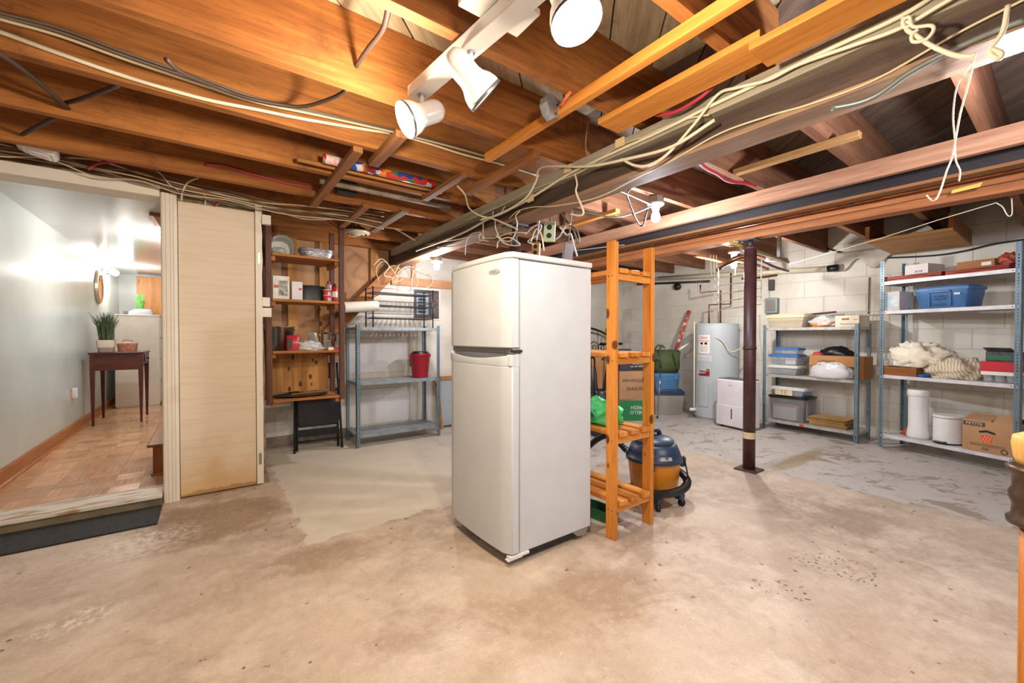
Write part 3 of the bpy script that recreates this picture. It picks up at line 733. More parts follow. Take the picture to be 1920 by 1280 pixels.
cable('dark brown cable curling across the second joist at upper left', drk, 0.008, [(312, 112, dict(y=1.73)), (340, 135, dict(y=1.9)), (400, 160, dict(y=2.1)), (470, 185, dict(y=2.12)), (560, 200, dict(y=2.1)), (620, 185, dict(y=1.95)), (652, 168, dict(y=1.80))])
cable('dark brown cable drooping between joist and deck by the track light', drk, 0.010, [(730, 8, dict(y=1.30)), (718, 55, dict(y=1.45)), (690, 92, dict(y=1.6)), (668, 124, dict(y=1.725))])
cable('dark bent cable spanning the joist bay at far upper left', drk, 0.010, [(-40, 88, dict(y=2.25)), (5, 104, dict(y=2.27)), (70, 152, dict(y=2.5)), (128, 203, dict(y=2.72))])
cable('dark cable leaving the joist hole to the right at upper left', drk, 0.009, [(118, 194, dict(y=2.715)), (150, 186, dict(y=2.6)), (222, 160, dict(y=2.285))])
cable('dark bent cable below, running into the fourth joist', drk, 0.010, [(108, 218, dict(y=2.79)), (80, 232, dict(y=2.95)), (42, 252, dict(y=3.22))])
G2 = 'cables over the doorway'
YD = 3.60
for i, (mt, dy, r) in enumerate(((gry, -14, .005), (crm, -6, .005), (gry, 0, .006), (crm, 6, .005), (gry, 12, .006), (crm, 17, .0045))):
    w = 5 * math.sin(i * 2.1)
    cable(('topmost grey', 'second from top, cream', 'third from top, brown', 'fourth from top, cream', 'fifth from top, brown', 'lowest thin cream')[i] + ' cable strung loosely above the doorway', mt, r, [(-50, 268 + dy * .6), (0, 276 + dy), (90, 292 + dy * .6 + w), (180, 310 + dy - w), (260, 326 + dy + w), (340, 350 + dy * .8), (430, 368 + dy * .7 + w), (500, 384 + dy * .6), (560, 392 + dy * .5 - w), (650, 400 + dy * .8), (720, 412 + dy)], G2, y=YD - 0.006 * i)
cable('white cable swagging across the top of the hanging shelf', wht, 0.0075, [(490, 382), (520, 394), (560, 408), (600, 411), (650, 409), (690, 412), (740, 428), (790, 455), (850, 462)], y=3.92)
cable('cream cable looping from the doorway cables to the board top', crm, 0.0065, [(372, 333), (352, 342), (342, 360), (340, 376)], y=3.58)
cable('short cream cable stub on top of the cream board', crm, 0.006, [(383, 364), (386, 372), (384, 384)], y=3.66)
cable('red cable end poking out over the cream board', red, 0.007, [(424, 368), (412, 378), (404, 386)], y=3.63)
cable('short red cable dipping under the joist above the doorway', red, 0.009, [(165, 318), (180, 308), (210, 303), (245, 308), (290, 318)], y=3.56)
cable('red cable wandering along the fourth joist to the strip', red, 0.008, [(384, 309), (420, 311), (470, 326), (500, 333), (540, 344), (600, 352)], y=3.23)
cable('thin white wire hanging from the cables over the door post', wht, 0.003, [(290, 316), (305, 330), (318, 346), (335, 356)], y=3.57)
# cables along the main beam (its near face)
XB = BX - 0.055
G3 = 'white cables along the main beam'
cable('main white cable running the full length of the beam ledger', wht, 0.0075, [(1990, -150), (1800, -40), (1690, 30), (1560, 90), (1440, 148), (1330, 200), (1230, 250), (1120, 300), (1060, 330), (980, 380), (920, 408), (860, 440), (780, 470)], G3, x=XB)
cable('second white cable crossing the beam face from ledger to bottom edge', wht, 0.0065, [(1960, -100), (1780, 0), (1690, 52), (1600, 85), (1500, 120), (1440, 150), (1380, 165), (1345, 178), (1300, 235), (1250, 290), (1215, 310), (1190, 310), (1165, 298)], G3, x=XB - 0.012)
cable('white cable bowed off the ledger above the fridge corner', wht, 0.0075, [(1340, 225), (1260, 275), (1180, 297), (1100, 312), (1017, 313), (1005, 340), (985, 372), (940, 400), (900, 412)], G3, x=XB - 0.02)
cable('thin cream wire along the beam bottom edge', crm, 0.004, [(1960, -20), (1800, 60), (1640, 150), (1520, 195), (1440, 218), (1350, 250), (1270, 295), (1200, 330), (1120, 370), (1040, 386), (1000, 388), (970, 396), (955, 410)], G3, x=BX - 0.008)
cable('thin cream wire looped along the grey ledger', crm, 0.004, [(1330, 215), (1280, 225), (1230, 245), (1205, 258), (1190, 262), (1150, 280), (1085, 324), (1000, 355), (930, 390), (870, 415)], G3, x=XB)
cable('thin wire loop hanging from the deck between two joists', crm, 0.003, [(1104, 210, dict(y=1.73)), (1098, 275, dict(y=1.72)), (1106, 302, dict(y=1.70)), (1093, 305, dict(y=1.70)), (1092, 320, dict(y=1.70))])
cable('white looped wire dropping below the beam by the post', wht, 0.0055, [(1078, 325), (1082, 345), (1080, 360), (1090, 385), (1094, 400), (1085, 404), (1070, 401)], x=XB)
cable('long white cable sagging from the strip down to the beam', crm, 0.006, [(857, 348, dict(x=1.3)), (872, 365, dict(x=1.35)), (880, 390, dict(x=1.45)), (900, 404, dict(x=1.55)), (925, 410, dict(x=1.62)), (960, 425, dict(x=XB)), (970, 430, dict(x=XB))])
G4 = 'tangle of loose cables over the fridge'
tang = [
    [(928, 412), (930, 430), (940, 448), (955, 452), (965, 440), (970, 420), (967, 405), (975, 395)],
    [(800, 458), (860, 448), (900, 440), (905, 450), (870, 458), (850, 462), (820, 463)],
    [(872, 478), (874, 455), (882, 440), (900, 436), (898, 448), (915, 452)],
    [(930, 440), (945, 455), (960, 460), (975, 458), (955, 445), (935, 452), (932, 465)],
    [(905, 446), (925, 446), (945, 440), (960, 436), (985, 436)],
    [(985, 440), (1000, 425), (1015, 422), (1008, 440), (990, 452), (1000, 458)],
    [(995, 455), (1005, 430), (1015, 440), (1020, 470)],
    [(905, 405), (906, 425), (905, 445)],
    [(925, 395), (925, 405), (935, 402), (945, 390), (952, 375), (975, 355), (990, 352), (1000, 358)]]
for i, tp in enumerate(tang):
    cable('loose white cable curled in the tangle above the refrigerator', (wht, crm, lgr)[i % 3], 0.0045, tp, G4, x=BX - 0.03 - 0.008 * (i % 4), sm=6)
G5 = 'cables tangled above the shoe rack'
tang2 = [
    [(700, 498), (715, 485), (730, 500), (720, 515), (735, 520)], [(712, 530), (705, 505), (720, 490), (735, 505), (745, 520), (740, 530)],
    [(745, 512), (760, 500), (775, 502), (795, 512), (815, 516)], [(748, 520), (765, 505), (778, 510), (784, 530), (780, 538)],
    [(772, 538), (774, 515), (780, 505), (795, 500)], [(800, 512), (812, 520), (808, 535), (798, 540)], [(760, 470), (752, 488), (742, 510), (735, 525)],
    [(725, 505), (740, 498), (758, 512), (752, 525), (735, 530)]]
for i, tp in enumerate(tang2):
    cable('loose white cable in the tangle above the wire shoe rack', (wht, crm)[i % 2], 0.0036, tp, G5, y=4.45 + 0.03 * (i % 4), sm=6)
# knot and hanging strings at the right end of the beam
cable('white cord tied in a knot and drooping off the beam end', wht, 0.0062, [(1693, 32), (1700, 55), (1715, 65), (1745, 85), (1785, 102), (1815, 106), (1830, 103)], x=XB - 0.02)
cable('small cord loop by the knot on the beam', wht, 0.005, [(1700, 40), (1708, 45), (1697, 52), (1693, 40), (1705, 32), (1712, 50), (1745, 48), (1750, 58), (1735, 75), (1712, 78), (1710, 65), (1722, 55)], x=XB - 0.025, sm=6)
cable('long white string hanging from the beam past the header board', wht, 0.0026, [(1828, 105, dict(x=1.75)), (1815, 160, dict(x=1.9)), (1800, 215, dict(x=2.0)), (1786, 290, dict(x=2.1)), (1775, 320, dict(x=2.1)), (1762, 360, dict(x=2.1)), (1752, 376, dict(x=2.1)), (1745, 374, dict(x=2.1)), (1737, 366, dict(x=2.1))])
cable('thin curled string hanging beside the longer white string', crm, 0.0022, [(1822, 115, dict(x=1.75)), (1795, 160, dict(x=1.9)), (1787, 215, dict(x=2.0)), (1790, 260, dict(x=2.1)), (1792, 300, dict(x=2.1)), (1800, 320, dict(x=2.1)), (1798, 340, dict(x=2.1))])
cable('small white cord loop at the far right end of the beam', wht, 0.006, [(1890, 10), (1880, 60), (1856, 95), (1872, 110), (1878, 100), (1860, 92)], x=XB - 0.01)
cable('grey armoured cable running along the beam bottom at top right', arm, 0.009, [(1980, 20), (1900, 45), (1820, 78), (1750, 112), (1700, 140), (1650, 176), (1610, 193), (1560, 203)], x=BX - 0.012)
cable('red cable bowed below the wide orange plank', red, 0.008, [(1340, 160), (1310, 185), (1270, 208), (1235, 216), (1225, 210)], x=1.62)
cable('red flat cable strung through the joist bay beyond the beam', red, 0.010, [(1306, 300, dict(x=2.0)), (1325, 316, dict(x=2.2)), (1345, 326, dict(x=2.4)), (1365, 339, dict(x=2.6)), (1395, 343, dict(x=2.8)), (1416, 348, dict(x=2.95))])
cable('orange red cable behind the furring strip by the metal box', M('orange_cable', '#d0663c', 0.5), 0.008, [(1052, 198, dict(y=1.30)), (1062, 182, dict(y=1.25)), (1070, 172, dict(y=1.235))])
cable('dark grey cord looping from the beam to the bare bulb', M('grey_cord', '#1e1e20', 0.5), 0.006, [(1203, 338, dict(x=2.0)), (1178, 358, dict(x=2.15)), (1178, 372, dict(x=2.25)), (1190, 405, dict(x=2.4)), (1200, 422, dict(x=2.5)), (1207, 420, dict(x=2.5)), (1212, 400, dict(x=2.55)), (1222, 372, dict(x=2.6))])
cable('light grey cable from the fridge top beam towards the bare bulb', M('mid_grey_cable', '#6f7174', 0.5), 0.006, [(1060, 388, dict(x=1.95)), (1100, 398, dict(x=2.0)), (1150, 407, dict(x=2.2)), (1190, 399, dict(x=2.4)), (1222, 386, dict(x=2.55))])
cable('light cable from the beam into the bulb holder', M('mid_grey_cable', '#6f7174', 0.5), 0.006, [(1155, 355, dict(x=2.0)), (1180, 365, dict(x=2.2)), (1222, 384, dict(x=2.55))])
cable('black cable drooping along the top of the right wall', blk, 0.009, [(1540, 462), (1570, 472), (1600, 479), (1650, 483), (1700, 482), (1760, 478), (1810, 470), (1860, 458), (1920, 449), (1990, 440)], x=XR - 0.03)
cable('clothes line stretched across from the far post to the right beam', wht, 0.0028, [(1480, 495, dict(x=4.6)), (1570, 470, dict(x=4.3)), (1650, 447, dict(x=4.0)), (1760, 412, dict(x=3.85)), (1868, 380, dict(x=3.74))], sm=0)
cable('loose tail of the clothes line hanging under the beam', wht, 0.003, [(1868, 380), (1880, 388), (1888, 402), (1894, 405), (1898, 398), (1897, 372)], x=3.72)
cable('thin clothes line from the header down to the drying rack', wht, 0.003, [(1075, 470, dict(x=3.0)), (1160, 460, dict(x=3.3)), (1240, 452, dict(x=3.6))], sm=0)
# wires around the electrical boxes behind the fridge
for i, tp in enumerate([[(1040, 450), (1050, 442), (1060, 424), (1070, 420)], [(1046, 388), (1056, 405), (1072, 425), (1080, 445), (1083, 456), (1086, 448), (1080, 430), (1060, 415)],
                        [(1050, 425), (1062, 440), (1070, 438), (1076, 460), (1082, 480)], [(1012, 408), (1010, 425), (1006, 450)], [(985, 430), (1000, 424), (1016, 424)]]):
    cable('grey wire looping between the electrical boxes above the refrigerator', (lgr, gry, lgr)[i % 3], 0.006, tp, 'wires between the electrical boxes', x=2.05 + 0.02 * i, sm=6)
# electrical boxes
def ebox(label, px, py, xw, s, face_mat, side_mat, rz, tilt=0, outlet=True):
    p = W(px, py, x=xw)
    r = thing('electrical_box', label, 'electrical box', p, rz)
    MB().box(-s * 0.5, s * 0.5, 0.004, s * 0.6, -s * 0.9, s * 0.9).build('housing', side_mat, r, bev=0.006)
    c = MB().box(-s * 0.56, s * 0.56, -0.004, 0.004, -s * 0.98, s * 0.98).build('cover', face_mat, r, bev=0.003)
    if outlet:
        for zz in (-0.4, 0.4):
            MB().cyl((0, -0.0055, s * zz), (0, -0.003, s * zz), s * 0.26, n=14).build('socket', ink, c)
    MB().cyl((0, s * 0.3, s * 0.9), (0.0, s * 0.3, ZD - p.z + 0.004), 0.006, n=8).build('conduit', gry, r, smooth=True)
    r.rotation_euler = (tilt * 0.3, 0.05, rz)
    return r
pv = M('box_green', '#b6c4a2', 0.5); pw = M('box_white', '#dcdad2', 0.45)
ebox('green faced outlet box hanging above the refrigerator', 1030, 434, 2.02, 0.075, pv, pw, math.radians(-52))
ebox('small brass coloured switch box behind the refrigerator top', 1004, 468, 2.10, 0.06, M('box_brass', '#b0864a', 0.5), pw, math.radians(-60))
ebox('dark tilted metal box dangling behind the refrigerator', 1066, 472, 2.3, 0.07, M('box_dark', '#4a3b35', 0.6), M('box_grey', '#8b8a88', 0.5), math.radians(-20), 0.5, False)
# small metal octagon box on the furring strip
jb = thing('junction_box', 'small galvanised junction box sitting on the orange furring strip', 'junction box', W(1031, 203, x=1.19))
MB().lathe([(0.05, -0.02), (0.05, 0.02)], n=8, axis=(0.25, -1, 0.1)).build('housing', galv, jb)
for a in range(4):
    MB().cyl((0.03 * math.cos(a * 1.57 + .5), -0.021, 0.03 * math.sin(a * 1.57 + .5)), (0.03 * math.cos(a * 1.57 + .5), -0.017, 0.03 * math.sin(a * 1.57 + .5)), 0.005, n=8).build('knockout', ink, jb)
# cable clips on the ledger
for i, (px, py) in enumerate(((1066, 317), (1164, 268), (996, 372))):
    p = W(px, py, x=BX - 0.046)
    tag(MB().box(-0.012, 0, -0.028, 0.028, -0.022, 0.022).build('cable_block', M('pale_block', '#d9bd8c', 0.7), loc=p, bev=0.003),
        ('cream wooden cable block at the middle of the three on the ledger', 'cream wooden cable block nearest the viewer on the ledger', 'cream wooden cable block farthest along the ledger, over the fridge')[i], 'block')
# wrapping paper rolls, dowel, tube between the joists and strips
def foil_mat():
    m = bpy.data.materials.new('wrapping_paper'); t = NT(m); b = t.b; b.inputs['Roughness'].default_value = 0.2
    v = t.coord('Object', (1, 1, 1)); vo = t.n('ShaderNodeTexVoronoi'); vo.inputs['Scale'].default_value = 28; t.link(v, vo.inputs['Vector'])
    r = t.n('ShaderNodeValToRGB'); r.color_ramp.interpolation = 'CONSTANT'
    e = r.color_ramp.elements; e[0].position = 0; e[0].color = lin('#c23c2e'); e[1].position = 0.35; e[1].color = lin('#d07a34')
    for p, c in ((0.5, '#2f4a9a'), (0.63, '#c8c8d0'), (0.75, '#b02e36'), (0.88, '#3d7a54')):
        q = e.new(p); q.color = lin(c)
    sp_ = t.n('ShaderNodeSeparateColor'); t.link(vo.outputs['Color'], sp_.inputs[0]); t.link(sp_.outputs[0], r.inputs[0]); t.link(r.outputs[0], b.inputs['Base Color'])
    return m
q0, q1 = W(606, 297, z=2.165), W(840, 345, z=2.165)
q0 = Vector((q0.x, 2.60, 2.165)); q1 = Vector((1.30, 2.60, 2.165))
wr_ = thing('wrapping_paper_roll', 'shiny red and blue patterned wrapping paper roll resting on the strips overhead', 'wrapping paper', q0)
MB().cyl((0, 0, 0), q1 - q0, 0.027, n=18).build('paper', foil_mat(), wr_, smooth=True)
MB().cyl(((q1 - q0) * 0.015), ((q1 - q0) * 0.17), 0.0275, n=18, caps=False).build('label_band', M('label_red', '#c8453c', 0.4, c2='#d8c8c8', ns=14), wr_, smooth=True)
dq = MB().cyl((0, 0, 0), (0.92, 0, 0), 0.013, n=12).build('wooden_dowel', wood('dowel', '#b98548', '#9c6a34', 'x'), smooth=True, loc=(0.42, 2.66, 2.148)); tag(dq, 'thin wooden dowel lying beside the wrapping paper roll', 'dowel')
tq = MB().cyl((0, 0, 0), (0.95, 0, 0), 0.022, n=14).build('grey_tube', M('old_tube', '#a09384', 0.7, c2='#7d7062', ns=9), smooth=True, loc=(0.60, 2.95, 2.156)); tag(tq, 'greyish cardboard tube resting on the strips behind the dowel', 'tube')
# smoke alarm / emergency light on the joist at left
p = W(66, 280, y=3.42)
sd_ = thing('smoke_alarm', 'white slanted alarm unit fixed under the joist above the doorway', 'alarm', (p.x, p.y, p.z), math.radians(6))
MB().loft([[(-0.075, -0.09, 0.03), (0.085, -0.09, 0.03), (0.085, 0.09, 0.03), (-0.075, 0.09, 0.03)], [(-0.075, -0.09, 0.012), (0.085, -0.09, -0.01), (0.085, 0.09, -0.01), (-0.075, 0.09, 0.012)], [(-0.045, -0.06, -0.012), (0.07, -0.06, -0.035), (0.07, 0.06, -0.035), (-0.045, 0.06, -0.012)]]).build('case', white, sd_, bev=0.006)
MB().loft([[(-0.03, -0.045, -0.016), (0.058, -0.045, -0.034), (0.058, 0.045, -0.034), (-0.03, 0.045, -0.016)], [(-0.025, -0.04, -0.022), (0.052, -0.04, -0.039), (0.052, 0.04, -0.039), (-0.025, 0.04, -0.022)]]).build('lens', M('lens', '#dedbe4', 0.2), sd_)
MB().box(0.0, 0.09, -0.05, 0.05, 0.03, ZJ - p.z + 0.02 if ZJ - p.z > 0.03 else 0.04).build('bracket', white, sd_)
p = W(645, 357, y=3.25)
sk = thing('loudspeaker', 'small dark grey speaker box mounted against the joist', 'speaker', (p.x, 3.235, p.z))
MB().box(-0.07, 0.07, -0.09, 0.0, -0.05, 0.07).build('cabinet', M('speaker_grey', '#3e3e42', 0.5), sk, bev=0.012)
MB().box(-0.06, 0.06, -0.094, -0.091, -0.04, 0.06).build('grille', M('speaker_cloth', '#2b2b2e', 0.8, bump=0.4, bs=300), sk)
# round vent over the hanging shelf
p = W(668, 437, y=4.25)
vt = thing('round_vent', 'round white metal ceiling vent beside the hanging shelf top', 'vent', (p.x, p.y, p.z))
for i, (r0, r1, z0, z1) in enumerate(((0.13, 0.105, 0, -0.015), (0.085, 0.065, -0.004, -0.022), (0.05, 0.03, -0.008, -0.028))):
    MB().lathe([(r0, z0 + 0.01), (r0, z0), (r1, z1), (r1 - 0.004, z1), (r0 - 0.008, z0 + 0.01)], n=32, cap0=False, cap1=False).build('vane_ring', M('vent_cream', '#bdb29c', 0.4), vt, smooth=True)
MB().cyl((0, 0, -0.03), (0, 0, 0.15), 0.012, n=12).build('hub', M('vent_cream', '#bdb29c', 0.4), vt, smooth=True)
MB().cyl((0, 0, 0.012), (0, 0, 0.05), 0.085, n=28).build('duct_collar', M('collar_dark', '#4c443c', 0.6, 0.3), vt, smooth=True)
# copper and steel pipes under the ceiling at right
copper = M('copper', '#c07a52', 0.3, 0.9, c2='#9a5c3c', ns=8)
cp = thing('copper_pipe', 'long copper water pipe running between two beams at right', 'pipe', (3.52, 0, 2.03))
MB().cyl((0, -2.6, 0), (0, 4.2, 0), 0.011, n=12).build('pipe', copper, cp, smooth=True)
for yy in (0.9, 2.4):
    MB().cyl((0, yy, 0), (0, yy + 0.04, 0), 0.015, n=12).build('coupling', M('copper_dark', '#6e4a3c', 0.5, 0.6), cp, smooth=True)
tg = W(1818, 346, x=3.515)
tag(MB().add([(0, -0.05, 0), (0.01, 0.07, -0.010), (0.012, 0.075, -0.028), (0, -0.04, -0.024), (0.003, -0.05, 0), (0.013, 0.07, -0.010), (0.015, 0.075, -0.028), (0.003, -0.04, -0.024)], [(0, 1, 2, 3), (7, 6, 5, 4), (0, 4, 5, 1), (1, 5, 6, 2), (2, 6, 7, 3), (3, 7, 4, 0)]).build('paper_tag', M('tag_yellow', '#d8b850', 0.7), loc=tg), 'yellow paper tag tied to the copper pipe', 'tag')
# floor mat
mt = thing('door_mat', 'charcoal ribbed mat lying in front of the hall doorway', 'mat', (-0.80, 3.44, 0))
MB().box(-0.55, 0.543, -0.175, 0.165, 0.001, 0.009).build('pile', M('mat_pile', '#2b2a2b', 0.95, c2='#3a393a', ns=60, bump=0.9, bs=220), mt, bev=0.003)
MB().box(-0.553, 0.546, -0.178, 0.168, 0.0, 0.004).build('backing', black, mt)
# round post end close to the viewer at right
nw = thing('newel_post', 'blurred turned wood and metal post end close by at the right edge', 'post', (1.245, 0.03, 0))
MB().lathe([(0.031, 0), (0.032, 0.80)], n=28).build('shaft', wood('cane_shaft', '#b5702e', '#8d5220', 'z', 0.4), nw, smooth=True)
for k in range(52):
    pass
MB().lathe([(0.033, 0.778), (0.049, 0.780), (0.050, 0.788), (0.043, 0.796), (0.042, 0.815), (0.047, 0.828), (0.047, 0.838), (0.042, 0.848), (0.043, 0.872), (0.05, 0.88), (0.051, 0.886), (0.044, 0.892), (0.036, 0.893)], n=28).build('collar', M('dark_bronze', '#5d4c40', 0.35, 0.7), nw, smooth=True)
MB().lathe([(0.036, 0.89), (0.041, 0.905), (0.044, 0.93), (0.042, 0.945), (0.03, 0.951), (0.001, 0.952)], n=28).build('knob', wood('knob_wood', '#d8ab66', '#bd8a48', 'z', 0.4), nw, smooth=True)
# ================================================================== slotted-angle steel racks
post_m = M('rack_post_blue', '#6f8592', 0.42, 0.35, c2='#627885', ns=8)
shelf_m = M('rack_shelf_grey', '#b9b7b4', 0.42, 0.3, c2='#a3a09c', ns=14)
shelf_w = M('rack_shelf_white', '#d5d4d6', 0.4, 0.2, c2='#c3c2c4', ns=10)
def angle_mesh(h, mat, sx, sy):
    """slotted angle: two flanges with real holes; sx, sy give the inward directions"""
    m = MB(); t, w = 0.0025, 0.036
    for ax in 'xy':
        def bx(a, b, z0, z1):
            if ax == 'x': m.box(*sorted((a * sx, b * sx)), *sorted((0, t * sy)), z0, z1)
            else: m.box(*sorted((0, t * sx)), *sorted((a * sy, b * sy)), z0, z1)
        bx(0, 0.014, 0, h); bx(0.022, w, 0, h)
        n = int(h / 0.026)
        for i in range(n + 1):
            z0 = i * 0.026
            bx(0.014, 0.022, z0, min(z0 + 0.013, h))
    return m.mesh('post', mat)
def rack(label, F, w, d, h, zs, sm, pm=post_m, group=None):
    r = thing('steel_rack', label, 'rack', F.o, F.rz, group)
    for (x, y, sx, sy) in ((0, 0, 1, 1), (w, 0, -1, 1), (0, d, 1, -1), (w, d, -1, -1)):
        o = bpy.data.objects.new('post', angle_mesh(h, pm, sx, sy)); COL.objects.link(o); o.parent = r; o.location = (x, y, 0)
    for z in zs:
        m = MB().box(0.003, w - 0.003, 0.003, d - 0.003, z - 0.0025, z)
        for (a, b, c, e) in ((0.003, w - 0.003, 0.003, 0.0055), (0.003, w - 0.003, d - 0.0055, d - 0.003), (0.003, 0.0055, 0.003, d - 0.003), (w - 0.0055, w - 0.003, 0.003, d - 0.003)):
            m.box(a, b, c, e, z - 0.032, z - 0.0025)
        s = m.build('shelf', sm, r)
        for x in (0.05, w - 0.05):
            MB().cyl((x, -0.001, z - 0.016), (x, 0.003, z - 0.016), 0.004, n=8).build('bolt', ink, s)
    return r
FM = Frame((1.20, 4.28, 0), 0)
rack('blue grey slotted steel rack behind the fridge, carrying a shoe rack', FM, 0.92, 0.40, 1.25, (0.13, 0.665, 1.225), M('rack_shelf_blue', '#98a2a8', 0.42, 0.35, c2='#858e94', ns=14))
FB = Frame((5.565, 2.31, 0), math.atan2(-0.95, -0.055))
rack('low slotted steel rack beside the maroon post, packed with bins', FB, 0.955, 0.36, 1.27, (0.115, 0.667, 1.235), shelf_m)
FR = Frame((5.537, 1.196, 0), math.atan2(-0.875, -0.275))
rack('tall slotted steel rack at far right holding the blue tote', FR, 0.975, 0.38, 1.895, (0.142, 0.742, 1.388, 1.682), shelf_w)
# ------------------------------------------------------------------ builders for things on the racks
def span(F, pl, pr, py, v):
    return F.hit(pl, py, v)[0], F.hit(pr, py, v)[0]
def put(F, pl, pr, pt, pb, v):
    """centre, width and height of something seen between these edges standing at depth v"""
    py = (pt + pb) / 2
    a, b = span(F, pl, pr, py, v)
    return (a + b) / 2, abs(b - a), F.hit((pl + pr) / 2, pt, v)[1]
def tote(name, label, loc, rz, w, d, h, bm, lm, lid=0.035, taper=0.88, e=7, cat='storage bin', group=None, ribs=False, latch=None, lidover=1.04):
    r = thing(name, label, cat, loc, rz, group)
    n = 36; hb = h - lid
    rs = [ring(0, 0, 0.0005, w / 2 * taper * 0.97, d / 2 * taper * 0.97, n, e), ring(0, 0, 0.01, w / 2 * taper, d / 2 * taper, n, e)]
    rs.append(ring(0, 0, hb * 0.62, w / 2 * (taper + (1 - taper) * 0.6), d / 2 * (taper + (1 - taper) * 0.6), n, e))
    rs.append(ring(0, 0, hb * 0.64, w / 2 * (taper + (1 - taper) * 0.75), d / 2 * (taper + (1 - taper) * 0.75), n, e))
    rs += [ring(0, 0, hb, w / 2, d / 2, n, e), ring(0, 0, hb, w / 2 - 0.004, d / 2 - 0.004, n, e), ring(0, 0, 0.012, w / 2 * taper - 0.004, d / 2 * taper - 0.004, n, e)]
    b = MB().loft(rs).build('body', bm, r, auto=True)
    if lm:
        o = lidover
        L = [ring(0, 0, hb - 0.014, w / 2 * o, d / 2 * o, n, e), ring(0, 0, hb + lid * 0.5, w / 2 * o, d / 2 * o, n, e), ring(0, 0, hb + lid * 0.62, w / 2 * o - 0.01, d / 2 * o - 0.01, n, e),
             ring(0, 0, hb + lid * 0.7, w / 2 * o * 0.9, d / 2 * o * 0.88, n, e), ring(0, 0, hb + lid, w / 2 * o * 0.87, d / 2 * o * 0.85, n, e)]
        MB().loft(L).build('lid', lm, r, auto=True)
    if ribs:
        for k in range(6):
            y = -d / 2 * 0.7 + k * d * 0.7 / 5
            MB().prism([(-0.012, 0.03), (-0.012, hb * 0.9), (0.002, hb * 0.9), (0.002, 0.03)], 'y', y, y + 0.012).shift((-w / 2 * 0.945, 0, 0)).build('rib', bm, r)
            MB().prism([(-0.002, 0.03), (-0.002, hb * 0.9), (0.012, hb * 0.9), (0.012, 0.03)], 'y', y, y + 0.012).shift((w / 2 * 0.945, 0, 0)).build('rib', bm, r)
    if latch:
        for k in latch: MB().box(k - 0.02, k + 0.02, -d / 2 * o - 0.008, -d / 2 * 0.96, hb - 0.06, hb + 0.01).build('latch', lm or bm, r, bev=0.003)
    return r
def cbox(name, label, loc, rz, w, d, h, mat, open_=False, cat='box', group=None, tape=True, slot=False):
    r = thing(name, label, cat, loc, rz, group)
    t = 0.004
    m = MB().box(-w / 2, w / 2, -d / 2, d / 2, 0.0005, t)
    m.box(-w / 2, w / 2, -d / 2, -d / 2 + t, t, h).box(-w / 2, w / 2, d / 2 - t, d / 2, t, h)
    m.box(-w / 2, -w / 2 + t, -d / 2 + t, d / 2 - t, t, h).box(w / 2 - t, w / 2, -d / 2 + t, d / 2 - t, t, h)
    b = m.build('body', mat, r)
    if not open_:
        MB().box(-w / 2, w / 2, -d / 2, -0.001, h, h + t).build('flap', mat, r)
        MB().box(-w / 2, w / 2, 0.001, d / 2, h, h + t).build('flap', mat, r)
        if tape:
            MB().box(-w / 2 - 0.0006, w / 2 + 0.0006, -0.025, 0.025, h + t, h + t + 0.0006).build('tape', M('parcel_tape', '#b9976a', 0.3), r)
    return r
def flap(r, x0, x1, y, z, ln, ang, mat, side='front'):
    """open carton flap hinged on a front (-y) or back edge"""
    s = -1 if side == 'front' else 1
    dy, dz = s * math.cos(ang) * ln, math.sin(ang) * ln
    MB().add([(x0, y, z), (x1, y, z), (x1 - 0.005, y + dy, z + dz), (x0 + 0.005, y + dy, z + dz), (x0, y, z + 0.004), (x1, y, z + 0.004), (x1 - 0.005, y + dy, z + dz + 0.004), (x0 + 0.005, y + dy, z + dz + 0.004)],
             [(0, 1, 2, 3), (7, 6, 5, 4), (0, 4, 5, 1), (1, 5, 6, 2), (2, 6, 7, 3), (3, 7, 4, 0)]).build('flap', mat, r)
def scribble(n, size):
    return None
def bagmesh(rx, ry, rz, seed, neck=None, amp=0.3, n=28, m=16):
    b = blob(rx, ry, rz, seed, amp, n, m)
    return b
plbag = clear('thin_white_bag', '#e9e9ea', 0.62, 0.3)
clr = clear('clear_bin', '#d3d6da', 0.26, 0.15)
clr_y = clear('clear_bin_beige', '#d6c8ae', 0.62, 0.3)
# ================================================================== low rack (FB)
zT, zM, zB = 1.2355, 0.6675, 0.1155
u, w, zt = put(FB, 1437, 1512, 583, 611, 0.13)
tote('storage_bin', 'beige translucent storage bin with cream lid on the low rack top', FB.world(u + 0.02, 0.20, zT), FB.rz, 0.44, 0.30, 0.165, clr_y, M('cream_lid', '#dccba8', 0.45), lid=0.03)
tag(MB().box(-0.15, 0.15, -0.09, 0.09, 0, 0.055).build('paper_stack', M('stack_paper', '#d8cbb0', 0.8, c2='#bfb296', ns=30, stretch=(1, 1, 12)), loc=FB.world(u + 0.02, 0.20, zT + 0.014), rz=FB.rz), 'stack of papers inside the beige translucent bin', 'papers')
u, w, zt = put(FB, 1518, 1572, 585, 611, 0.10)
bg = thing('plastic_bag', 'clear plastic bag of orange cloth on the low rack top', 'bag', FB.world(u, 0.13, zT), FB.rz)
bagmesh(0.14, 0.10, 0.085, 3).build('film', plbag, bg, smooth=True)
bagmesh(0.12, 0.085, 0.055, 5, amp=0.5).shift((0.01, -0.005, 0.003)).build('cloth', M('orange_cloth', '#d9822b', 0.8, c2='#c06a1a', ns=9), bg, smooth=True)
u, w, zt = put(FB, 1575, 1618, 587, 611, 0.06)
gb = cbox('produce_box', 'white produce carton with green lettering at the end of the low rack top', FB.world(0.845, 0.17, zT), FB.rz, 0.21, 0.30, 0.115, M('white_carton', '#dcd3bf', 0.7, c2='#d0c5ae', ns=4), tape=False)
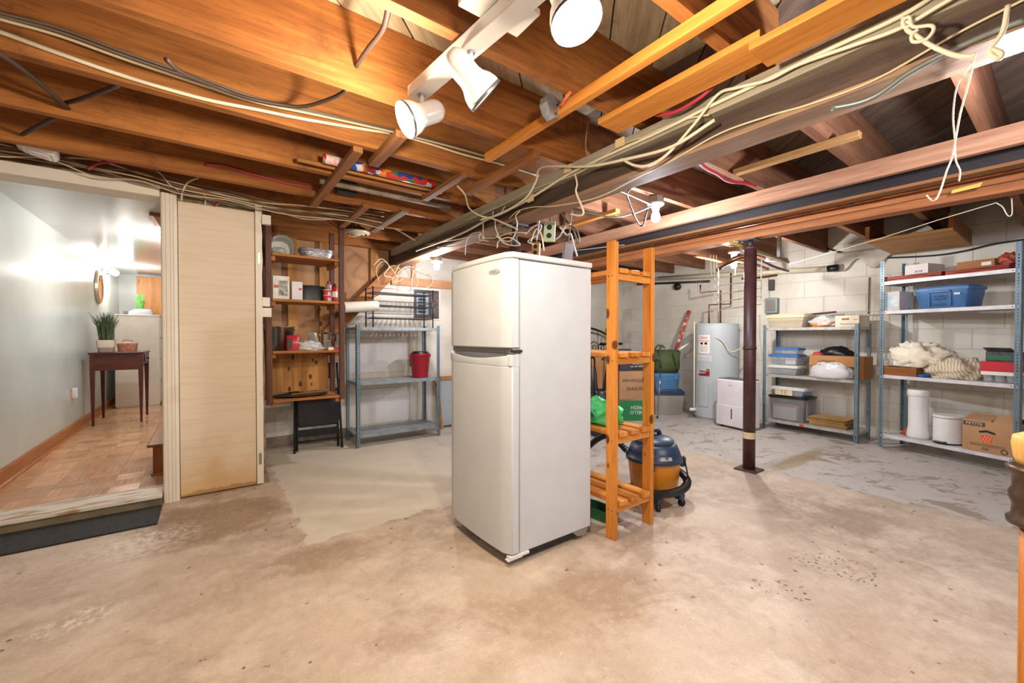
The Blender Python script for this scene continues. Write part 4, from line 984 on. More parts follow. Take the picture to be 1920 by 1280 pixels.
text('Naturdel', 0.034, M('green_print', '#2f8a5a', 0.6), gb, (0.0, -0.151, 0.028), name='lettering')
text('FRESH', 0.016, M('red_print', '#c4553c', 0.6), gb, (0.075, -0.151, 0.075), name='lettering')
MB().box(-0.045, 0.02, -0.1515, -0.150, 0.072, 0.09).build('hand_hole', M('hole_brown', '#8d5f34', 0.8), gb, bev=0.003)
# wire dish rack behind on the top shelf
dr_ = thing('wire_rack', 'white wire rack standing behind the produce carton', 'wire rack', FB.world(0.74, 0.335, zT), FB.rz)
wirem = M('coated_wire', '#c9c2b4', 0.4, 0.3)
for z in (0.004, 0.10, 0.165): MB().tube([(-0.17, -0.01, z), (0.19, -0.01, z), (0.19, 0.012, z), (-0.17, 0.012, z), (-0.17, -0.01, z)], 0.003, 6).build('rail', wirem, dr_)
for k in range(13):
    x = -0.165 + k * 0.0295
    MB().tube([(x, -0.01, 0.004), (x, -0.01, 0.165), (x + 0.012, 0.0, 0.185), (x + 0.02, 0.012, 0.165)], 0.0024, 6).build('wire', wirem, dr_)
bt = MB().cyl((0, 0, 0), (0.27, 0, 0.016), 0.012, n=12).build('wooden_rod', wood('rod_brown', '#6e5646', '#54402f', 'x'), smooth=True, loc=FB.world(0.37, 0.33, zT + 0.16), rz=FB.rz); tag(bt, 'short brown rod lying on the beige bin and wire rack', 'rod')
# shelf 2: clear bins stacked
bl = M('blue_lid', '#3f6fae', 0.4)
s0 = FB.world(0.20, 0.15, zM)
tote('clear_bin', 'flat clear bin of envelopes at the bottom of the stack on the low rack', s0, FB.rz, 0.36, 0.26, 0.115, clr, M('frost_lid', '#d7d5d2', 0.4), lid=0.018)
for k, (c, x, rr) in enumerate((('#3e9a62', -0.06, 0.35), ('#3d56a8', 0.03, -0.3), ('#e8e4de', 0.09, -0.25), ('#d8d4cc', -0.1, 0.2), ('#e6d9d0', 0.0, 0.1))):
    o = MB().box(-0.11, 0.11, -0.08, 0.08, 0, 0.004).build('envelope', M('env' + c, c, 0.7), loc=FB.world(0.20 + x * 0.5, 0.15, zM + 0.015 + 0.014 * k), rz=FB.rz)
    o.rotation_euler = (0, rr * 0.18, FB.rz + rr * 0.15)
    tag(o, ('green', 'blue', 'white', 'grey white', 'pinkish')[k] + ' envelope inside the flat clear bin on the low rack', 'envelope', 'envelopes in the flat bin')
s1 = FB.world(0.21, 0.15, zM + 0.1155)
tote('clear_bin', 'clear bin with blue lid and white cartons inside, middle of the stack', s1, FB.rz, 0.34, 0.25, 0.135, clr, bl, lid=0.02)
for k in range(2):
    tag(MB().box(-0.055, 0.055, -0.07, 0.07, 0, 0.048).build('small_carton', paper, loc=FB.world(0.28, 0.14, zM + 0.129 + 0.049 * k), rz=FB.rz, bev=0.002), ('lower', 'upper')[k] + ' white carton inside the blue lidded clear bin', 'box')
tote('clear_bin', 'small shallow clear bin with blue lid on top of the stack', FB.world(0.225, 0.16, zM + 0.2515), FB.rz, 0.29, 0.22, 0.075, clr, bl, lid=0.015)
cb2 = cbox('cardboard_box', 'large brown open cardboard box on the low rack middle shelf', FB.world(0.735, 0.182, zM), FB.rz, 0.50, 0.265, 0.245, card2, open_=True)
flap(cb2, -0.245, 0.18, -0.134, 0.245, 0.115, -1.30, card2)
text('LEWISPORT', 0.03, ink, cb2, (-0.07, -0.177, 0.19), (math.radians(74), 0, 0), shear=0.2, name='handwriting')
o = bagmesh(0.17, 0.10, 0.09, 9, amp=0.25).build('black_bag', black, smooth=True, loc=FB.world(0.70, 0.18, zM + 0.205), rz=FB.rz); tag(o, 'black bag bulging out of the open brown box', 'bag')
o = bagmesh(0.05, 0.04, 0.04, 12).build('red_cloth', M('red_cloth', '#b2443a', 0.8), smooth=True, loc=FB.world(0.55, 0.10, zM + 0.225), rz=FB.rz); tag(o, 'scrap of red cloth on top of the open brown box', 'cloth')
pbg = thing('plastic_bag', 'tied white plastic bag in front of the brown box', 'bag', FB.world(0.70, -0.012, zM), FB.rz)
bagmesh(0.20, 0.06, 0.115, 21, amp=0.2).shift((0, 0.04, 0.0)).build('film', plbag, pbg, smooth=True)
MB().tube([(-0.03, 0.03, 0.15), (-0.08, 0.02, 0.165), (-0.12, 0.01, 0.155)], [0.012, 0.008, 0.003], 8, 4).build('knot_ear', plbag, pbg, smooth=True)
MB().tube([(-0.03, 0.03, 0.15), (0.03, 0.02, 0.17), (0.09, 0.0, 0.165)], [0.012, 0.009, 0.003], 8, 4).build('knot_ear', plbag, pbg, smooth=True)
bagmesh(0.17, 0.045, 0.085, 23, amp=0.2).shift((0, 0.045, 0.002)).build('contents', M('bag_contents', '#b9bac2', 0.8, c2='#c9a9a9', ns=6), pbg, smooth=True)
# bottom shelf
tote('clear_bin', 'big smoky ribbed clear bin with black rim at the bottom of the low rack', FB.world(0.25, 0.19, zB), FB.rz, 0.42, 0.33, 0.30, clear('smoky_bin', '#a5a2a4', 0.3, 0.2), black, lid=0.014, taper=0.9, ribs=True)
tag(MB().box(-0.16, 0.10, -0.125, -0.05, 0, 0.15).build('paper_bundle', M('bundle_paper', '#e6e2de', 0.7, c2='#d4cfca', ns=3), loc=FB.world(0.25, 0.19, zB + 0.013), rz=FB.rz, bev=0.003), 'white paper carton inside the big smoky bin', 'papers')
tag(MB().box(-0.16, 0.12, -0.12, 0.1, 0, 0.03).build('file_folders', M('folders', '#b97a68', 0.8, c2='#cf9a84', ns=30, stretch=(1, 1, 10)), loc=FB.world(0.25, 0.19, zB + 0.165), rz=FB.rz), 'reddish file folders lying inside the big smoky bin', 'folders')
cbn = tote('clear_bin', 'flat clear bin with a handwritten yellow label on the big smoky bin', FB.world(0.26, 0.17, zB + 0.3005), FB.rz, 0.38, 0.28, 0.105, clr, M('frost_lid', '#d7d5d2', 0.4), lid=0.018)
MB().box(-0.13, 0.06, -0.141, -0.139, 0.008, 0.075).build('paper_label', M('yellow_label', '#d9c59c', 0.8), cbn)
text('WS  SHI\nFB  NB\nLe  VO', 0.022, ink, cbn, (-0.035, -0.1415, 0.045), shear=0.25, name='handwriting')
o = MB().cyl((0, 0, 0), (0.10, 0, 0), 0.03, n=14).build('blue_roll', M('blue_roll', '#2f78b8', 0.5), smooth=True, loc=FB.world(0.33, 0.08, zB + 0.345), rz=FB.rz); tag(o, 'blue roll inside the flat bin with the yellow label', 'roll')
pbk = thing('newspaper_stack', 'stack of folded brown newspapers in film on the low rack bottom shelf', 'newspapers', FB.world(0.66, 0.19, zB), FB.rz)
for k in range(9):
    rr = random.uniform(-0.02, 0.02); r2 = random.uniform(-0.012, 0.012)
    MB().box(-0.18 + rr, 0.18 + rr, -0.125 + r2, 0.125 + r2, 0.0005 + k * 0.011, 0.0105 + k * 0.011).build('folded_paper', M('kraft_paper', '#b38a58', 0.8, c2='#94703f', ns=4, rand=0.15), pbk, bev=0.004)
tag(MB().box(-0.02, 0.02, -0.002, 0, -0.012, 0.012).build('red_sticker', M('sticker_red', '#d8302a', 0.5), loc=FB.world(0.43, 0.0, zB - 0.016), rz=FB.rz), 'small red sticker on the bottom shelf edge', 'sticker')
# ================================================================== tall rack (FR)
z1, z2, z3, z4 = 1.6825, 1.3885, 0.7425, 0.1425
redt = M('red_tarp', '#a8452f', 0.45, c2='#8f3524', ns=6)
def folded(name, label, loc, rz, w, d, h, mat, seed):
    r = thing(name, label, 'tarp', loc, rz)
    for k in range(3):
        n = 12; top = []; bot = []
        for i in range(n + 1):
            x = -w / 2 + w * i / n
            top.append((x, h * (k + 1) / 3 - 0.001 + 0.006 * mnoise.noise(Vector((x * 8, seed + k, 0)))))
            bot.append((x, h * k / 3 + (0.002 if k else 0.0)))
        MB().prism(bot + top[::-1], 'y', -d / 2 + 0.004 * k, d / 2 - 0.01 * k).build('fold', mat, r, bev=0.004)
    return r
folded('folded_tarp', 'red folded tarp under the white carton on the tall rack top', FR.world(0.24, 0.13, z1), FR.rz, 0.46, 0.22, 0.05, redt, 1)
folded('folded_tarp', 'red folded tarp with a bow under the brown carton on the tall rack top', FR.world(0.695, 0.13, z1), FR.rz, 0.40, 0.22, 0.045, redt, 5)
o = bagmesh(0.06, 0.05, 0.06, 31, amp=0.5).build('red_bow', redt, smooth=True, loc=FR.world(0.87, 0.10, z1 + 0.046), rz=FR.rz); tag(o, 'crumpled red strap bunched on the right tarp', 'strap')
u, w, zt = put(FR, 1691, 1738, 484, 507, 0.20)
wb_ = cbox('white_carton', 'white carton lying on the left red tarp of the tall rack', FR.world(0.25, 0.22, z1 + 0.052), FR.rz, 0.18, 0.26, 0.09, M('carton_white', '#dcd6d6', 0.7))
MB().box(-0.01, 0.045, -0.1312, -0.130, 0.015, 0.035).build('barcode', M('barcode', '#55585c', 0.7, c2='#dcd6d6', ns=120, stretch=(1, 0, 0), lo=0.49, hi=0.51), wb_)
bb_ = cbox('brown_carton', 'flat brown carton with a white sticker on the right red tarp', FR.world(0.66, 0.22, z1 + 0.047), FR.rz, 0.24, 0.24, 0.065, card2)
MB().box(0.04, 0.10, -0.1212, -0.120, 0.015, 0.045).build('sticker', paper, bb_)
# second shelf
bx_ = cbox('packing_box', 'white carton with a pale blue picture beside the blue tote', FR.world(0.085, 0.14, z2), FR.rz, 0.13, 0.22, 0.185, M('carton_white', '#dcd6d6'), tape=False)
MB().box(-0.052, 0.055, -0.1112, -0.110, 0.04, 0.155).build('picture', M('blue_print', '#9cc6da', 0.5, c2='#e6eaec', ns=9), bx_)
o = MB().lathe([(0.012, 0.0005), (0.014, 0.012), (0.008, 0.02), (0.001, 0.022)], n=14).build('green_cap', M('teal_cap', '#3d7d86', 0.4), smooth=True, loc=FR.world(0.21, 0.06, z2)); tag(o, 'tiny teal cap on the shelf between carton and blue tote', 'cap')
blue = M('tote_blue', '#4878b0', 0.45, c2='#426fa5', ns=4)
u, w, zt = put(FR, 1708, 1828, 530, 578, 0.12)
tb = tote('storage_tote', 'blue lidded storage tote with handwriting on the tall rack', FR.world(0.455, 0.18, z2), FR.rz, 0.40, 0.29, 0.205, blue, blue, lid=0.028, taper=0.9, lidover=1.05)
MB().box(-0.075, 0.075, -0.164, -0.148, 0.145, 0.168).build('handle', blue, tb, bev=0.006)
for xx in (-0.075, 0.075): MB().box(xx - 0.004, xx + 0.004, -0.152, -0.13, 0.02, 0.16).build('handle_rib', blue, tb, bev=0.002)
text('TTES\nTOWELS\nMASON\n+\nPLASTIC', 0.026, ink, tb, (0.0, -0.146, 0.085), (math.radians(83), 0, 0), shear=0.2, name='handwriting')
MB().box(0.10, 0.14, -0.1505, -0.1465, 0.118, 0.135).build('price_sticker', paper, tb)
# third shelf: cloth heap, striped blanket, wooden crate, glasses
wc = thing('wooden_crate', 'shallow wooden crate under the cloth heap on the tall rack', 'crate', FR.world(0.15, 0.15, z3), FR.rz)
for (a, b, c, d_, nm) in ((-0.13, 0.15, -0.14, -0.125, 'side'), (-0.13, 0.15, 0.125, 0.14, 'side'), (-0.13, -0.115, -0.125, 0.125, 'end'), (0.135, 0.15, -0.125, 0.125, 'end')):
    MB().box(a, b, c, d_, 0.0, 0.085).build(nm, wood('crate_wood', '#9a6230', '#7a4820', 'x'), wc, bev=0.002)
MB().box(-0.115, 0.135, -0.125, 0.125, 0.0, 0.01).build('bottom', w_shelf, wc)
lin_ = M('cream_cloth', '#ebe3d3', 0.85, c2='#dccfb9', ns=5, bump=0.3, bs=30)
o = blob(0.24, 0.155, 0.145, 41, 0.42, 40, 24, fr=2.8).build('linen_heap', lin_, smooth=True, loc=FR.world(0.235, 0.17, z3 + 0.088), rz=FR.rz); tag(o, 'heap of crumpled cream linen on the wooden crate', 'linen')
def stripes():
    m = bpy.data.materials.new('striped_fabric'); t = NT(m); b = t.b; b.inputs['Roughness'].default_value = 0.8
    v = t.coord('Object'); s_ = t.n('ShaderNodeSeparateXYZ'); t.link(v, s_.inputs[0])
    f = t.math('FRACT', t.math('MULTIPLY', t.math('ADD', s_.outputs[0], t.math('MULTIPLY', s_.outputs[2], 0.25)), 42))
    t.link(t.mix(t.step(f, 0.62, 0.70), lin('#b9a98f'), lin('#ddd3c2')), b.inputs['Base Color']); return m
o = blob(0.225, 0.15, 0.125, 47, 0.3, 44, 26, fr=1.9).build('striped_blanket', stripes(), smooth=True, loc=FR.world(0.485, 0.175, z3), rz=FR.rz); tag(o, 'beige striped blanket bundled beside the cream linen', 'blanket')
o = blob(0.05, 0.05, 0.02, 49, 0.3).build('blue_cloth', M('blue_rag', '#2c4f9a', 0.8), smooth=True, loc=FR.world(0.335, 0.05, z3), rz=FR.rz); tag(o, 'scrap of blue cloth under the striped blanket', 'cloth')
glass = clear('tumbler_glass', '#dfe4e6', 0.2, 0.05)
k = 0
for yy in (0.09, 0.165, 0.24):
    for xx in (0.755, 0.825, 0.895):
        g = MB().lathe([(0.024, 0.0005), (0.026, 0.004), (0.031, 0.06), (0.029, 0.06), (0.024, 0.008), (0.001, 0.008)], n=16, cap1=False).build('glass_tumbler', glass, smooth=True, loc=FR.world(xx, yy, z3))
        row = ('front', 'middle', 'back')[k // 3]; col = ('left', 'centre', 'right')[k % 3]
        tag(g, f'{col} clear tumbler in the {row} row under the red box', 'tumbler', 'tumblers under the red box'); k += 1
rb = thing('red_box', 'red and white shoebox resting on the tumblers', 'box', FR.world(0.825, 0.165, z3 + 0.0605), FR.rz)
MB().box(-0.105, 0.105, -0.10, 0.10, 0.0, 0.03).build('white_base', paper, rb)
MB().box(-0.108, 0.108, -0.103, 0.103, 0.0305, 0.115).build('red_lid', M('box_red', '#bf1f2e', 0.5), rb, bev=0.002)
db_ = cbox('glassware_carton', 'dark printed carton tilted on top of the red box', FR.world(0.835, 0.18, z3 + 0.177), FR.rz - 0.1, 0.20, 0.15, 0.08, M('dark_print', '#23262e', 0.5, c2='#4a4f58', ns=18), open_=True)
flap(db_, -0.09, 0.09, -0.077, 0.08, 0.07, 0.5, M('dark_print', '#23262e'))
MB().box(-0.09, 0.06, -0.0765, -0.0755, 0.012, 0.05).build('green_band', M('green_band', '#2f6b4a', 0.5), db_)
# bottom shelf
rd = blob(0.05, 0.04, 0.045, 51, 0.4).build('red_rag', M('rust_rag', '#a4452c', 0.8), smooth=True, loc=FR.world(0.17, 0.16, z4), rz=FR.rz); tag(rd, 'rust red rag behind the tall white cylinder', 'rag')
dg = thing('diaper_pail', 'tall narrow white plastic bin on the tall rack bottom shelf', 'bin', FR.world(0.262, 0.125, z4), FR.rz)
MB().lathe([(0.083, 0.001), (0.085, 0.03), (0.078, 0.08), (0.073, 0.12), (0.074, 0.40), (0.076, 0.41)], n=32).build('body', M('pail_white', '#e2e0e0', 0.3), dg, smooth=True)
MB().lathe([(0.080, 0.41), (0.082, 0.415), (0.082, 0.46), (0.078, 0.468), (0.001, 0.47)], n=32).build('lid', M('pail_white', '#e2e0e0'), dg, smooth=True)
sc = thing('step_bin', 'white half-round step bin between the tall cylinder and the carton', 'bin', FR.world(0.475, 0.15, z4), FR.rz)
def dshape(w, d, s=1.0, n=18):
    return [(-w / 2 * s, d / 2), *[(-w / 2 * s * math.cos(math.pi * i / n), d / 2 - d * s * math.sin(math.pi * i / n) ** 0.7) for i in range(1, n)], (w / 2 * s, d / 2)]
MB().prism(dshape(0.228, 0.24), 'z', 0.012, 0.235).build('body', M('pail_white', '#e2e0e0'), sc, auto=True)
for k in range(11): MB().prism(dshape(0.230, 0.2412), 'z', 0.035 + 0.017 * k, 0.0435 + 0.017 * k).build('groove_band', M('pail_white', '#e2e0e0'), sc, auto=True)
MB().prism(dshape(0.235, 0.246), 'z', 0.001, 0.012).build('base_ring', black, sc, auto=True)
MB().prism(dshape(0.236, 0.252), 'z', 0.240, 0.262).build('lid', M('pail_white', '#e2e0e0'), sc, auto=True, bev=0.004)
MB().prism(dshape(0.226, 0.236), 'z', 0.235, 0.240).build('seam', M('seam_grey', '#77767a', 0.5), sc)
MB().add([(-0.045, -0.118, 0.016), (0.045, -0.118, 0.016), (0.035, -0.15, 0.018), (-0.035, -0.15, 0.018), (-0.045, -0.118, 0.026), (0.045, -0.118, 0.026), (0.03, -0.145, 0.024), (-0.03, -0.145, 0.024)], [(0, 1, 2, 3), (7, 6, 5, 4), (0, 4, 5, 1), (1, 5, 6, 2), (2, 6, 7, 3), (3, 7, 4, 0)]).build('pedal', M('pedal', '#3c3c40', 0.3, 0.4), sc)
pt = cbox('moving_carton', 'brown small moving carton with half open flaps on the tall rack bottom', FR.world(0.785, 0.17, z4), FR.rz, 0.315, 0.30, 0.265, card, open_=True)
flap(pt, -0.155, 0.155, 0.147, 0.265, 0.14, 2.9, card, 'back'); flap(pt, -0.155, 0.02, -0.147, 0.265, 0.15, 2.85, card)
flap(pt, 0.03, 0.155, -0.147, 0.265, 0.10, 2.5, card)
lb = MB().box(-0.152, -0.015, -0.1512, -0.150, 0.215, 0.252).build('label_band', M('label_grey', '#4c443c', 0.7), pt)
text('PETITE', 0.034, M('petite_ink', '#cdb79a', 0.7), pt, (-0.083, -0.1515, 0.233), sx=1.05)
MB().prism([(-0.055, 0.168), (-0.05, 0.178), (-0.01, 0.192), (0.0, 0.192), (0.045, 0.178), (0.05, 0.168), (0.04, 0.162), (0.0, 0.172), (-0.01, 0.172), (-0.045, 0.162)], 'y', -0.1513, -0.150).build('hand_hole', ink, pt)
og = M('orange_print', '#d8562c', 0.7)
lg = MB().box(-0.04, 0.028, -0.1514, -0.150, 0.085, 0.145).build('logo', og, pt)
for k in range(3): MB().bar((-0.036 + 0.02 * k, -0.1517, 0.088), (-0.012 + 0.018 * k, -0.1517, 0.142), 0.001, 0.004).build('logo_line', M('logo_white', '#d8a88a', 0.7), lg)
for k in range(2): text('USE THIS BOX FOR BOOKS RECORDS TOOLS', 0.0105, M('print_brown', '#4c3a2c', 0.8), pt, (0.0, -0.1515, 0.068 - 0.013 * k))
MB().box(-0.035, 0.012, -0.1512, -0.150, 0.02, 0.043).build('fine_print', M('print_block', '#5a483a', 0.8, c2='#a4805e', ns=90, stretch=(1, 1, 3), lo=0.48, hi=0.52), pt)
MB().lathe([(0.022, 0), (0.022, 0.0012), (0.014, 0.0012), (0.014, 0)], (0.10, -0.1500, 0.03), 24, (0, -1, 0), False, False).build('round_mark', M('print_brown', '#4c3a2c'), pt)
# ================================================================== blue grey rack behind the fridge (FM)
zt_ = 1.2255
sr = thing('shoe_rack', 'black wire three-tier shoe rack on top of the blue grey rack', 'shoe rack', FM.world(0.19, 0.07, zt_))
SW, SD, SH = 0.68, 0.24, 0.43
for x in (0, SW):
    for y in (0, SD):
        MB().cyl((x, y, 0.001), (x, y, SH), 0.007, n=8).build('leg', blackm, sr, smooth=True)
        MB().cyl((x, y, 0.001), (x, y, 0.006), 0.012, n=10).build('foot', black, sr)
for z in (0.10, 0.235, 0.37):
    for y in (0, SD): MB().bar((0, y, z), (SW, y, z), 0.008, 0.008).build('rail', blackm, sr)
    for x in (0, SW): MB().bar((x, 0, z), (x, SD, z), 0.008, 0.008).build('rail', blackm, sr)
    MB().bar((0, 0, z + 0.045), (SW, 0, z + 0.045), 0.006, 0.006).build('guard_wire', blackm, sr)
    for x in (0, SW): MB().bar((x, 0, z + 0.045), (x, SD, z + 0.045), 0.006, 0.006).build('guard_wire', blackm, sr)
    for k in range(17):
        x = 0.04 + k * (SW - 0.08) / 16
        MB().box(x - 0.011, x + 0.011, 0.004, SD - 0.004, z - 0.002, z + 0.002).build('slat', blackm, sr)
u, w, zz = put(FM, 771, 808, 660, 710, 0.12)
bk = thing('bucket', 'red plastic bucket with black lid on the blue grey rack', 'bucket', FM.world(u, 0.15, 0.6655))
MB().lathe([(0.085, 0.0005), (0.088, 0.006), (0.112, 0.255), (0.118, 0.258), (0.118, 0.268), (0.110, 0.268), (0.084, 0.01), (0.001, 0.01)], n=32, cap1=False).build('body', M('bucket_red', '#b0182c', 0.35), bk, smooth=True)
MB().lathe([(0.105, 0.262), (0.105, 0.278), (0.085, 0.282), (0.085, 0.295), (0.001, 0.296)], n=32).build('lid', black, bk, smooth=True)
for s in (-1, 1): MB().box(s * 0.118 - 0.012, s * 0.118 + 0.012, -0.012, 0.012, 0.23, 0.26).build('ear', M('bucket_red', '#b0182c'), bk, bev=0.004)
tbx = thing('beige_bin', 'taupe bin behind the red bucket on the blue grey rack', 'bin', FM.world(0.815, 0.325, 0.6655))
MB().loft([ring(0, 0, 0.0005, 0.07, 0.045, 24, 8), ring(0, 0, 0.20, 0.078, 0.052, 24, 8), ring(0, 0, 0.20, 0.073, 0.047, 24, 8), ring(0, 0, 0.02, 0.066, 0.042, 24, 8)]).build('body', M('taupe', '#8f7a6c', 0.6), tbx, auto=True)
MB().box(-0.065, 0.06, -0.04, -0.02, 0.16, 0.225).build('paper_box', M('peach_paper', '#e2b694', 0.8), tbx)
o = blob(0.05, 0.05, 0.04, 61, 0.3).build('yellow_cloth', M('yellow_rag', '#d3a22a', 0.8), smooth=True, loc=FM.world(0.825, 0.325, 0.6655 + 0.19)); tag(o, 'yellow rag sticking out of the taupe bin', 'rag')
lp = thing('leaning_frame', 'wooden framed board leaning behind the blue grey rack leg', 'frame', (2.30, 4.60, 0), 0)
for a, b in (((0, 0, 0), (0.0, 0.15, 0.62)), ((0.45, 0, 0), (0.45, 0.15, 0.62))): MB().bar(Vector(a) + Vector((0, 0, .01)), b, 0.035, 0.03).build('stile', w_stud, lp)
MB().bar((0, 0.14, 0.6), (0.45, 0.14, 0.6), 0.03, 0.05).build('rail', w_stud, lp)
MB().bar((0.225, 0.01, 0.03), (0.225, 0.145, 0.59), 0.42, 0.008).build('board', M('board_grey', '#9aa2a8', 0.6), lp)
# breaker panel on the back wall
bp = thing('breaker_panel', 'open breaker panel in a brown frame on the back wall', 'panel', (2.20, YB, 1.53))
MB().box(-0.20, 0.20, -0.012, 0, -0.20, 0.20).build('surround', M('panel_white', '#d8d6d2', 0.5), bp, bev=0.01)
MB().box(-0.165, 0.165, -0.03, -0.012, -0.175, 0.175).build('frame', M('panel_brown', '#4a3b33', 0.5), bp, bev=0.006)
MB().box(-0.14, 0.02, -0.035, -0.03, -0.13, 0.13).build('cover', M('panel_blue', '#8ea3b5', 0.4), bp, bev=0.004)
for k in range(6):
    MB().box(-0.12, -0.02, -0.042, -0.035, -0.11 + k * 0.038, -0.085 + k * 0.038).build('breaker', black, bp)
MB().box(0.05, 0.15, -0.034, -0.03, -0.14, 0.14).build('schedule_card', M('card_grey', '#6f625a', 0.7, c2='#3f3631', ns=40), bp)
ot = thing('wall_outlet', 'brown wall outlet plate on the back wall beside the red bucket', 'outlet', (2.02, YB, 0.83))
MB().box(-0.04, 0.04, -0.008, 0, -0.065, 0.065).build('plate', M('outlet_brown', '#9a7a5c', 0.5), ot, bev=0.003)
for z in (-0.03, 0.03): MB().box(-0.015, 0.015, -0.010, -0.008, z - 0.015, z + 0.015).build('socket', M('outlet_dark', '#4c3a2e', 0.5), ot)
# ================================================================== hanging wooden shelf (frame FS)
FS = Frame((0.415, 4.05, 0), 0)
hs = thing('hanging_shelf', 'brown wooden shelf unit hung from the joists beside the doorway', 'shelf', FS.o)
HW, HD = 0.60, 0.37
for x in (-0.02, HW - 0.03):
    for y in (0.0, HD):
        MB().box(x, x + 0.045, y, y + 0.035, 0.545, 2.30).build('post', w_shelf_dark, hs, bev=0.003)
ZS = (1.845, 1.455, 1.005, 0.585)
for z in ZS:
    MB().box(0.028, HW - 0.032, 0.004, HD + 0.02, z - 0.022, z).build('shelf_board', w_shelf, hs, bev=0.002)
    for x in (0.0255, HW - 0.06):
        MB().box(x, x + 0.03, 0.0355, HD - 0.001, z - 0.062, z - 0.0225).build('cleat', w_shelf, hs)
MB().box(0.03, HW - 0.04, HD + 0.036, HD + 0.05, 0.60, 0.99).build('back_panel', w_stud, hs)
SX = lambda px, v=0.12, py=600: FS.hit(px, py, v)[0]
# top shelf
z = ZS[0] + 0.0005
hb_ = thing('open_bin', 'white arched plastic bin lying open on the top hanging shelf', 'bin', FS.world(0.115, 0.14, z))
arch = [(-0.085, 0), (0.085, 0), (0.092, 0.02), (0.092, 0.09), (0.075, 0.14), (0.035, 0.165)]
arch_l = [(-0.035, 0.165), (-0.075, 0.14), (-0.092, 0.09), (-0.092, 0.02)]
sh = MB(); ptsA = arch + arch_l
inner = [(x * 0.95, 0.006 + zz * 0.93) for x, zz in ptsA]
sh.loft([[(x, -0.10, zz) for x, zz in ptsA], [(x * 0.9, 0.10, zz * 0.9) for x, zz in ptsA], [(x * 0.86, 0.094, 0.006 + zz * 0.84) for x, zz in ptsA], [(x, -0.10, zz) for x, zz in inner]], cap0=False, cap1=False)
sh.add([(x * 0.9, 0.10, zz * 0.9) for x, zz in ptsA], [tuple(range(len(ptsA)))])
sh.build('shell', white, hb_, auto=True)
o = blob(0.055, 0.06, 0.04, 71, 0.5).build('crumpled_rag', M('grey_rag', '#c9c8bc', 0.9, c2='#b2b1a4', ns=8), smooth=True, loc=FS.world(0.095, 0.12, z + 0.008)); tag(o, 'crumpled grey rag inside the white arched bin', 'rag')
ft = thing('foil_tray', 'stack of shiny aluminium foil trays on the top hanging shelf', 'foil tray', FS.world(0.40, 0.15, z))
foil = M('aluminium_foil', '#e2e2e4', 0.38, 0.85, c2='#cfcfd4', ns=40, bump=0.9, bs=60)
for k in range(3):
    a = 0.001 + k * 0.012
    MB().loft([ring(0, 0, a, 0.115, 0.075, 40, 4), ring(0, 0, a + 0.055, 0.138, 0.095, 40, 4), ring(0, 0, a + 0.058, 0.148, 0.103, 40, 4), ring(0, 0, a + 0.0605, 0.147, 0.102, 40, 4), ring(0, 0, a + 0.058, 0.135, 0.092, 40, 4), ring(0, 0, a + 0.004, 0.112, 0.072, 40, 4)]).build('tray', foil, ft, auto=True)
# second shelf
z = ZS[1] + 0.0005
wbx = M('white_box_print', '#e2dcd2', 0.6, c2='#cfc8bd', ns=14)
c1_ = cbox('white_carton', 'taller white carton with red print on the second hanging shelf', FS.world(0.10, 0.09, z), 0.0, 0.125, 0.10, 0.195, wbx, tape=False)
MB().box(-0.058, -0.02, -0.0512, -0.050, 0.095, 0.12).build('red_print', M('red_print2', '#d05a48', 0.6), c1_)
MB().box(-0.02, 0.05, -0.0512, -0.050, 0.03, 0.16).build('picture', M('grey_picture', '#b9b4ac', 0.6, c2='#5e5a56', ns=30), c1_)
c2_ = cbox('white_carton', 'shorter white carton with red print next to the taller one', FS.world(0.225, 0.085, z), 0, 0.085, 0.09, 0.155, M('carton_white', '#dcd6d6'), tape=False)
MB().box(0.012, 0.038, -0.0462, -0.045, 0.085, 0.105).build('red_print', M('red_print2', '#d05a48'), c2_)
o = MB().loft([ring(0, 0, 0.0005, 0.112, 0.06, 24, 4), ring(0, 0, 0.10, 0.112, 0.06, 24, 4, 0.1, 3), ring(0.01, 0, 0.142, 0.095, 0.045, 24, 3, 0.2, 4), ring(0.01, 0, 0.148, 0.05, 0.02, 24, 3)]).build('black_case', M('black_case', '#202024', 0.45), auto=True, loc=FS.world(0.365, 0.16, z)); tag(o, 'black soft case between the white cartons and the cans', 'case')
def spray(label, u, v, body, capc, h=0.17, r=0.026):
    t_ = thing('spray_can', label, 'can', FS.world(u, v, z))
    MB().lathe([(r * 0.95, 0.0005), (r, 0.004), (r, h * 0.78), (r * 0.75, h * 0.84), (r * 0.4, h * 0.86)], n=20).build('body', body, t_, smooth=True)
    MB().lathe([(r * 0.55, h * 0.84), (r * 0.5, h * 0.95), (r * 0.25, h), (0.001, h)], n=16).build('cap', M('can_red', '#b5182c', 0.4) if capc == 'r' else black, t_, smooth=True)
    MB().lathe([(r + 0.0005, h * 0.25), (r + 0.0005, h * 0.55)], n=20, cap0=False, cap1=False).build('label_band', M('can_red', '#b5182c', 0.4) if capc == 'r' else paper, t_, smooth=True)
spray('grey spray can with red cap on the second hanging shelf', 0.505, 0.13, M('can_grey', '#b5b5ba', 0.3, 0.4), 'r', 0.20)
spray('red spray can at the right end of the second hanging shelf', 0.545, 0.075, M('can_red', '#b5182c'), 'k', 0.17)
